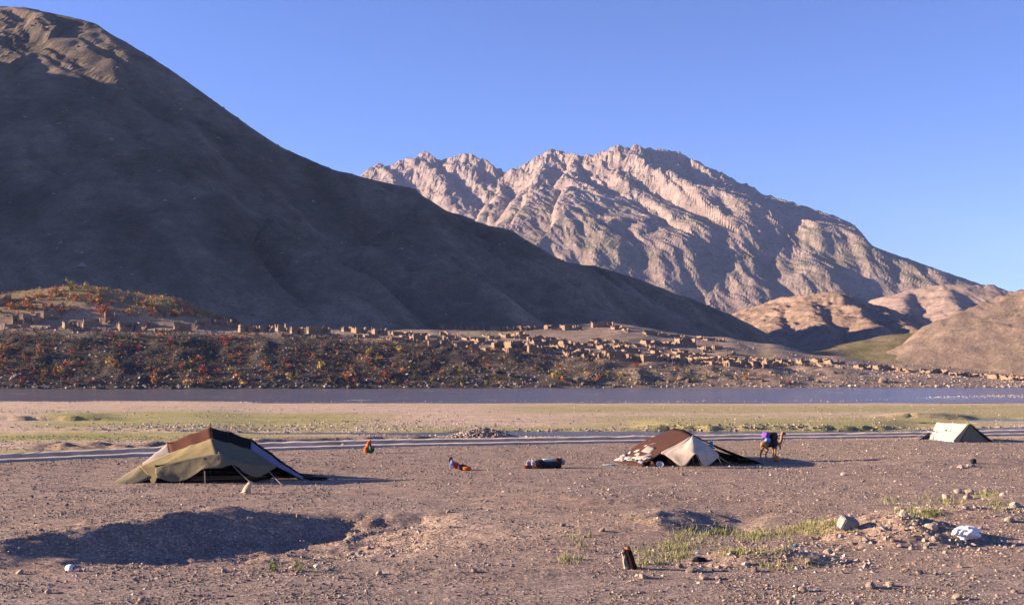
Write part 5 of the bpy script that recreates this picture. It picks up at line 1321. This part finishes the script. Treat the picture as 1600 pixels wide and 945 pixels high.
def fg_hit(px, py): return hit(px, py, 30, 120)
L = [(1405, 797), (1413, 806), (1440, 800), (1478, 778), (1515, 771), (1540, 768), (1567, 774), (1512, 780), (1430, 820), (1455, 826), (1496, 770), (1585, 792), (1576, 814), (1532, 826)]
for i, (px, py) in enumerate(sorted(L)):
    put_rock('stone', fg_hit(px, py), random.uniform(0.14, 0.28), nth(i, 'pale rounded stone, # in the grassy line at the right'), 'stone', 'pale stones at the right', 'stone_pale')
L = [(1078, 893, .22), (1092, 893, .16), (1100, 904, .2), (1122, 905, .18), (1180, 893, .26), (1262, 878, .2), (1294, 865, .22), (1308, 860, .18), (1360, 918, .26), (1391, 915, .22), (1254, 923, .2), (1460, 843, .2), (1425, 858, .2), (1447, 857, .18), (1495, 935, .22), (1585, 926, .2),
     (1500, 886, .14), (1352, 879, .14), (1395, 845, .16), (1278, 842, .2), (1256, 850, .14), (741, 893, .22), (592, 897, .2), (885, 832, .2), (880, 822, .26), (941, 830, .22), (930, 850, .16), (1005, 903, .24), (1062, 886, .2), (1020, 880, .2), (800, 885, .14), (31, 896, .18), (75, 926, .18), (350, 893, .18),
     (220, 938, .18), (542, 848, .24), (575, 857, .2), (613, 870, .2), (700, 800, .18), (1318, 742, .26), (235, 745, .4), (184, 726, .3), (103, 790, .2), (535, 697, .3), (1066, 742, .24), (1110, 800, .16), (650, 849, .16), (1238, 800, .16), (530, 903, .16)]
ZC = {}
for px, py, r in sorted(L):
    zone = 'on the right foreground' if px > 980 else ('on the left foreground' if px < 700 else 'in the middle foreground')
    ZC[zone] = ZC.get(zone, -1) + 1
    put_rock('stone', fg_hit(px, py), r * random.uniform(0.62, 0.85), nth(ZC[zone], 'loose brownish stone, # ' + zone + ' gravel'), 'stone', 'loose stones ' + zone, random.choice(['stone_warm', 'stone_warm', 'stone_pale']))
def block(name, p, size, mat, label, cat, rot, seed=1):
    bm = bmesh.new(); bmesh.ops.create_cube(bm, size=2.0)
    bmesh.ops.bevel(bm, geom=bm.edges[:], offset=0.14, segments=2, affect='EDGES')
    bmesh.ops.subdivide_edges(bm, edges=bm.edges[:], cuts=1, use_grid_fill=True)
    r = random.Random(seed)
    for v in bm.verts:
        v.co += Vector((r.uniform(-1, 1), r.uniform(-1, 1), r.uniform(-1, 1))) * 0.07
        v.co = Vector((v.co.x * size[0], v.co.y * size[1], v.co.z * size[2]))
    me = bpy.data.meshes.new(name); bm.to_mesh(me); bm.free()
    return tag(link(name, me, MATS[mat], None, p, rot), label, cat)
p = fg_hit(1325, 824); block('concrete_block', p + Vector((0, 0, 0.16)), (0.38, 0.22, 0.26), 'slab_grey', 'grey broken concrete block tilted against the dug earth mound', 'block', (0.35, 0.25, 0.35), 3)
p = fg_hit(391, 813); block('stone_block', p + Vector((0, 0, 0.06)), (0.14, 0.10, 0.10), 'stone_pale', 'squared pale stone on the far lip of the left hollow', 'stone', (0.1, 0.1, 0.2), 4)
p = fg_hit(466, 808); block('stone_block', p + Vector((0, 0, 0.05)), (0.10, 0.08, 0.11), 'stone_warm', 'small squared stone right of the pale one on the hollow lip', 'stone', (0.1, 0.2, 0.5), 5)
# crumpled sack
p = fg_hit(1511, 842); e = empty('plastic_sack', p, 0.2); tag(e, 'crumpled white plastic sack on the track at the right', 'sack')
blob('sack_body', Vector((0, 0, 0.24)), (0.46, 0.34, 0.26), 'plastic_white', e, 21, 0.5, 4, 0.9)
blob('sack_neck', Vector((-0.50, 0, 0.30)), (0.20, 0.14, 0.09), 'plastic_white', e, 22, 0.5, 3, None, (0, -0.5, 0))
# split stump
p = fg_hit(982, 888); e = empty('split_stump', p, 0.15); tag(e, 'split weathered stump standing upright in the weeds', 'stump')
def slab(name, x, wbot, wtop, h, th, lean, mat, seed, y0=0.0):
    r = random.Random(seed); V = []; nz = 9
    for k in range(nz):
        t = k / (nz - 1); w = wbot + (wtop - wbot) * t
        for sx, sy in ((-1, -1), (-0.3, -1.1), (0.4, -1.05), (1, -1), (1, 1), (0.2, 1.1), (-1, 1)):
            V.append((x + lean * t * h + sx * w / 2 + r.uniform(-0.02, 0.02), y0 + sy * th / 2 * (1 - 0.4 * t) + r.uniform(-0.03, 0.03), -0.12 + (h + 0.12) * t + (r.uniform(-0.07, 0.07) if k == nz - 1 else 0)))
    Fc = [(k * 7 + i, k * 7 + (i + 1) % 7, (k + 1) * 7 + (i + 1) % 7, (k + 1) * 7 + i) for k in range(nz - 1) for i in range(7)] + [tuple(range(7))[::-1], tuple(range(7 * nz - 7, 7 * nz))]
    return link(name, pydata(name, V, Fc), MATS[mat], e)
slab('bark_slab', 0.00, 0.24, 0.10, 0.62, 0.30, -0.34, 'wood_weathered', 1)['label'] = 'pale weathered outer slab'
slab('core_slab', 0.13, 0.17, 0.10, 0.72, 0.24, -0.30, 'wood_core', 2, 0.03)['label'] = 'orange rotten core'
slab('charred_slab', 0.04, 0.05, 0.05, 0.70, 0.34, -0.28, 'wood_charred', 3, -0.01)
slab('charred_slab', 0.27, 0.17, 0.07, 0.82, 0.34, -0.34, 'wood_charred', 4)
# litter
p = fg_hit(110, 893); e = empty('plastic_jug', p, 0.5); tag(e, 'bright white plastic jug on the gravel at the lower left', 'jug')
lathe('jug_body', [(0.01, -0.17), (0.12, -0.165), (0.14, -0.12), (0.14, 0.08), (0.11, 0.14), (0.05, 0.17), (0.045, 0.2), (0.01, 0.2)], 'plastic_white', e, (0, 0, 0.13), (math.radians(80), 0, 0.4))
lathe('cap', [(0.01, 0.0), (0.05, 0.0), (0.05, 0.04), (0.01, 0.04)], 'cloth_purple', e, (0.08, -0.18, 0.16), (math.radians(80), 0, 0.4))
p = fg_hit(494, 891); e = empty('animal_skull', p, 0.6); tag(e, 'small bleached white skull at the near edge of the left hollow', 'skull')
skin('bone', {'c': (0, 0, 0.11, 0.10), 'm': (0.10, 0, 0.16, 0.07), 'n': (0.20, 0, 0.10, 0.045), 'j': (0.12, 0, 0.05, 0.03), 'h1': (-0.04, 0.1, 0.2, 0.025), 'h2': (-0.04, -0.1, 0.2, 0.025)}, [('c', 'm'), ('m', 'n'), ('c', 'j'), ('c', 'h1'), ('c', 'h2')], 'bone_white', e)
def scrap(px, py, size, mat, label, cat, seed):
    q = fg_hit(px, py); tag(blob(cat.replace(' ', '_'), q + Vector((0, 0, size[2] * 0.7)), size, mat, None, seed, 0.5, 3), label, cat)
scrap(1243, 853, (0.10, 0.07, 0.06), 'cloth_blue', 'small bright blue plastic scrap in the weeds below the mound', 'plastic scrap', 31)
scrap(1090, 865, (0.09, 0.07, 0.05), 'cloth_pale_blue', 'pale blue plastic scrap above the black bag', 'plastic scrap', 32)
scrap(1093, 877, (0.26, 0.14, 0.10), 'cloth_navy', 'torn black plastic bag at the weed edge', 'plastic bag', 33)
scrap(1517, 729, (0.3, 0.2, 0.12), 'cloth_grey', 'grey cloth lump in the rubbish patch below the ridge tent', 'rag', 34)
scrap(1521, 724, (0.2, 0.15, 0.2), 'cloth_navy', 'pointed dark rag in the rubbish patch below the ridge tent', 'rag', 35)
scrap(1502, 731, (0.24, 0.18, 0.12), 'cloth_pink', 'pinkish lump at the left of the rubbish patch', 'rag', 36)
scrap(912, 760, (0.12, 0.08, 0.05), 'cloth_white', 'small white scrap on the open gravel in the middle', 'rag', 37)
scrap(1562, 690, (0.4, 0.2, 0.09), 'cloth_yellow', 'yellowish mat right of the small ridge tent', 'mat', 38)

# weeds and grass
def blades(name, P, h, w, mat, label, seed, parent=None, kind='stuff', lean=0.35):
    rng = np.random.default_rng(seed); n = len(P); P = np.asarray(P)
    a = rng.uniform(0, 6.28, n); hh = h[0] + (h[1] - h[0]) * rng.random(n); ww = w * rng.uniform(0.6, 1.3, n)
    dx = np.stack([np.cos(a), np.sin(a), 0 * a], -1) * ww[:, None]
    tip = P + np.stack([rng.normal(0, lean, n) * hh, rng.normal(0, lean, n) * hh, hh], -1)
    V = np.stack([P - dx, P + dx, tip], 1).reshape(-1, 3)
    o = link(name, mesh_np(name, V, np.arange(3 * n).reshape(-1, 3)), mat, parent)
    if label: o['label'] = label
    if kind: o['kind'] = kind
    return o
weed = leafmat('weed_green', (0.195, 0.225, 0.08), 0.35)
weed2 = leafmat('weed_dry', (0.30, 0.285, 0.13), 0.3)
rng = np.random.default_rng(71)
T = []
for px, py, sx, sy, k in [(1070, 850, 45, 14, 26), (1110, 832, 40, 10, 26), (1180, 838, 60, 10, 30), (1255, 830, 40, 10, 34), (1290, 822, 30, 8, 22), (1160, 862, 60, 10, 22), (1060, 868, 30, 10, 16), (1020, 880, 20, 10, 10), (905, 842, 16, 12, 8), (890, 872, 12, 10, 9), (1425, 800, 30, 8, 18), (1445, 805, 25, 8, 20),
                          (1480, 785, 30, 6, 16), (1545, 774, 18, 6, 14), (1400, 782, 30, 6, 10), (1010, 868, 14, 8, 7), (1240, 885, 60, 8, 9), (1000, 812, 20, 8, 4), (1560, 790, 20, 8, 8)]:
    for _ in range(k):
        q = fg_hit(rng.normal(px, sx * 0.6), rng.normal(py, sy * 0.6)); T.append((q.x, q.y, rng.uniform(0.10, 0.28)))
P = []
for x, y, r in T:
    m = 17; xx = x + rng.normal(0, r, m); yy = y + rng.normal(0, r, m); P.append(np.stack([xx, yy, ground_h(xx, yy) - 0.01], -1))
P = np.concatenate(P)
blades('grass', P[::2], (0.05, 0.32), 0.016, weed, 'green weeds growing round the dug earth at the right', 72)
blades('grass', P[1::2], (0.05, 0.28), 0.014, weed2, 'dry yellow green weeds round the dug earth at the right', 73)
for px, py, s, lab in ((428, 892, 1.0, 'low spreading weed alone in the left hollow shadow edge'), (466, 893, 1.35, 'taller upright weed beside the skull at the left hollow')):
    q = fg_hit(px, py); e = empty('weed_plant', q); tag(e, lab, 'weed')
    m = 90; ang = rng.uniform(0, 6.28, m); ra = 0.16 * s * rng.random(m); zz = 0.30 * s * rng.random(m)
    blades('leaves', np.stack([ra * np.cos(ang), ra * np.sin(ang), zz], -1), (0.05, 0.14), 0.018, weed, None, 74, e, None, 0.9)
    blades('stem', np.stack([0.02 * np.cos(ang[:14]), 0.02 * np.sin(ang[:14]), 0 * ang[:14]], -1), (0.25 * s, 0.42 * s), 0.008, weed2, None, 75, e, None)

# small white tent high on the dark slope
q = sheet_hit(LM, 128, 416, 470, 900); e = empty('slope_tent', q, 0.3); tag(e, 'tiny white tent alone on the dark slope above the red bushes', 'tent')
k = q.y / F
V = [(-8 * k, -1.5, -0.8), (8 * k, -1.5, -0.8), (8 * k, 2, -0.8), (-8 * k, 2, -0.8), (-1.5 * k, 0.2, 4.2 * k), (1.5 * k, 0.2, 4.2 * k)]
link('canvas', pydata('canvas', V, [(0, 1, 5, 4), (1, 2, 5), (2, 3, 4, 5), (3, 0, 4)]), MATS['cloth_grey'], e)

# ------------------------------------------------------------------ air
def haze():
    V = [(x, y, z) for x in (-2600, 3800) for y in (-80, 6700) for z in (-45, 640)]
    Fc = [(0, 1, 3, 2), (4, 6, 7, 5), (0, 4, 5, 1), (2, 3, 7, 6), (0, 2, 6, 4), (1, 5, 7, 3)]
    me = pydata('haze', V, Fc)
    m = bpy.data.materials.new('haze'); m.use_nodes = True
    n = m.node_tree.nodes; n.clear()
    out = n.new('ShaderNodeOutputMaterial'); v = n.new('ShaderNodeVolumePrincipled')
    v.inputs['Color'].default_value = (0.42, 0.56, 1.0, 1)
    v.inputs['Density'].default_value = 0.00004
    v.inputs['Anisotropy'].default_value = 0.0
    m.node_tree.links.new(v.outputs[0], out.inputs['Volume'])
    tag(link('haze', me, m), 'thin blue evening haze in the valley', kind='stuff')
haze()
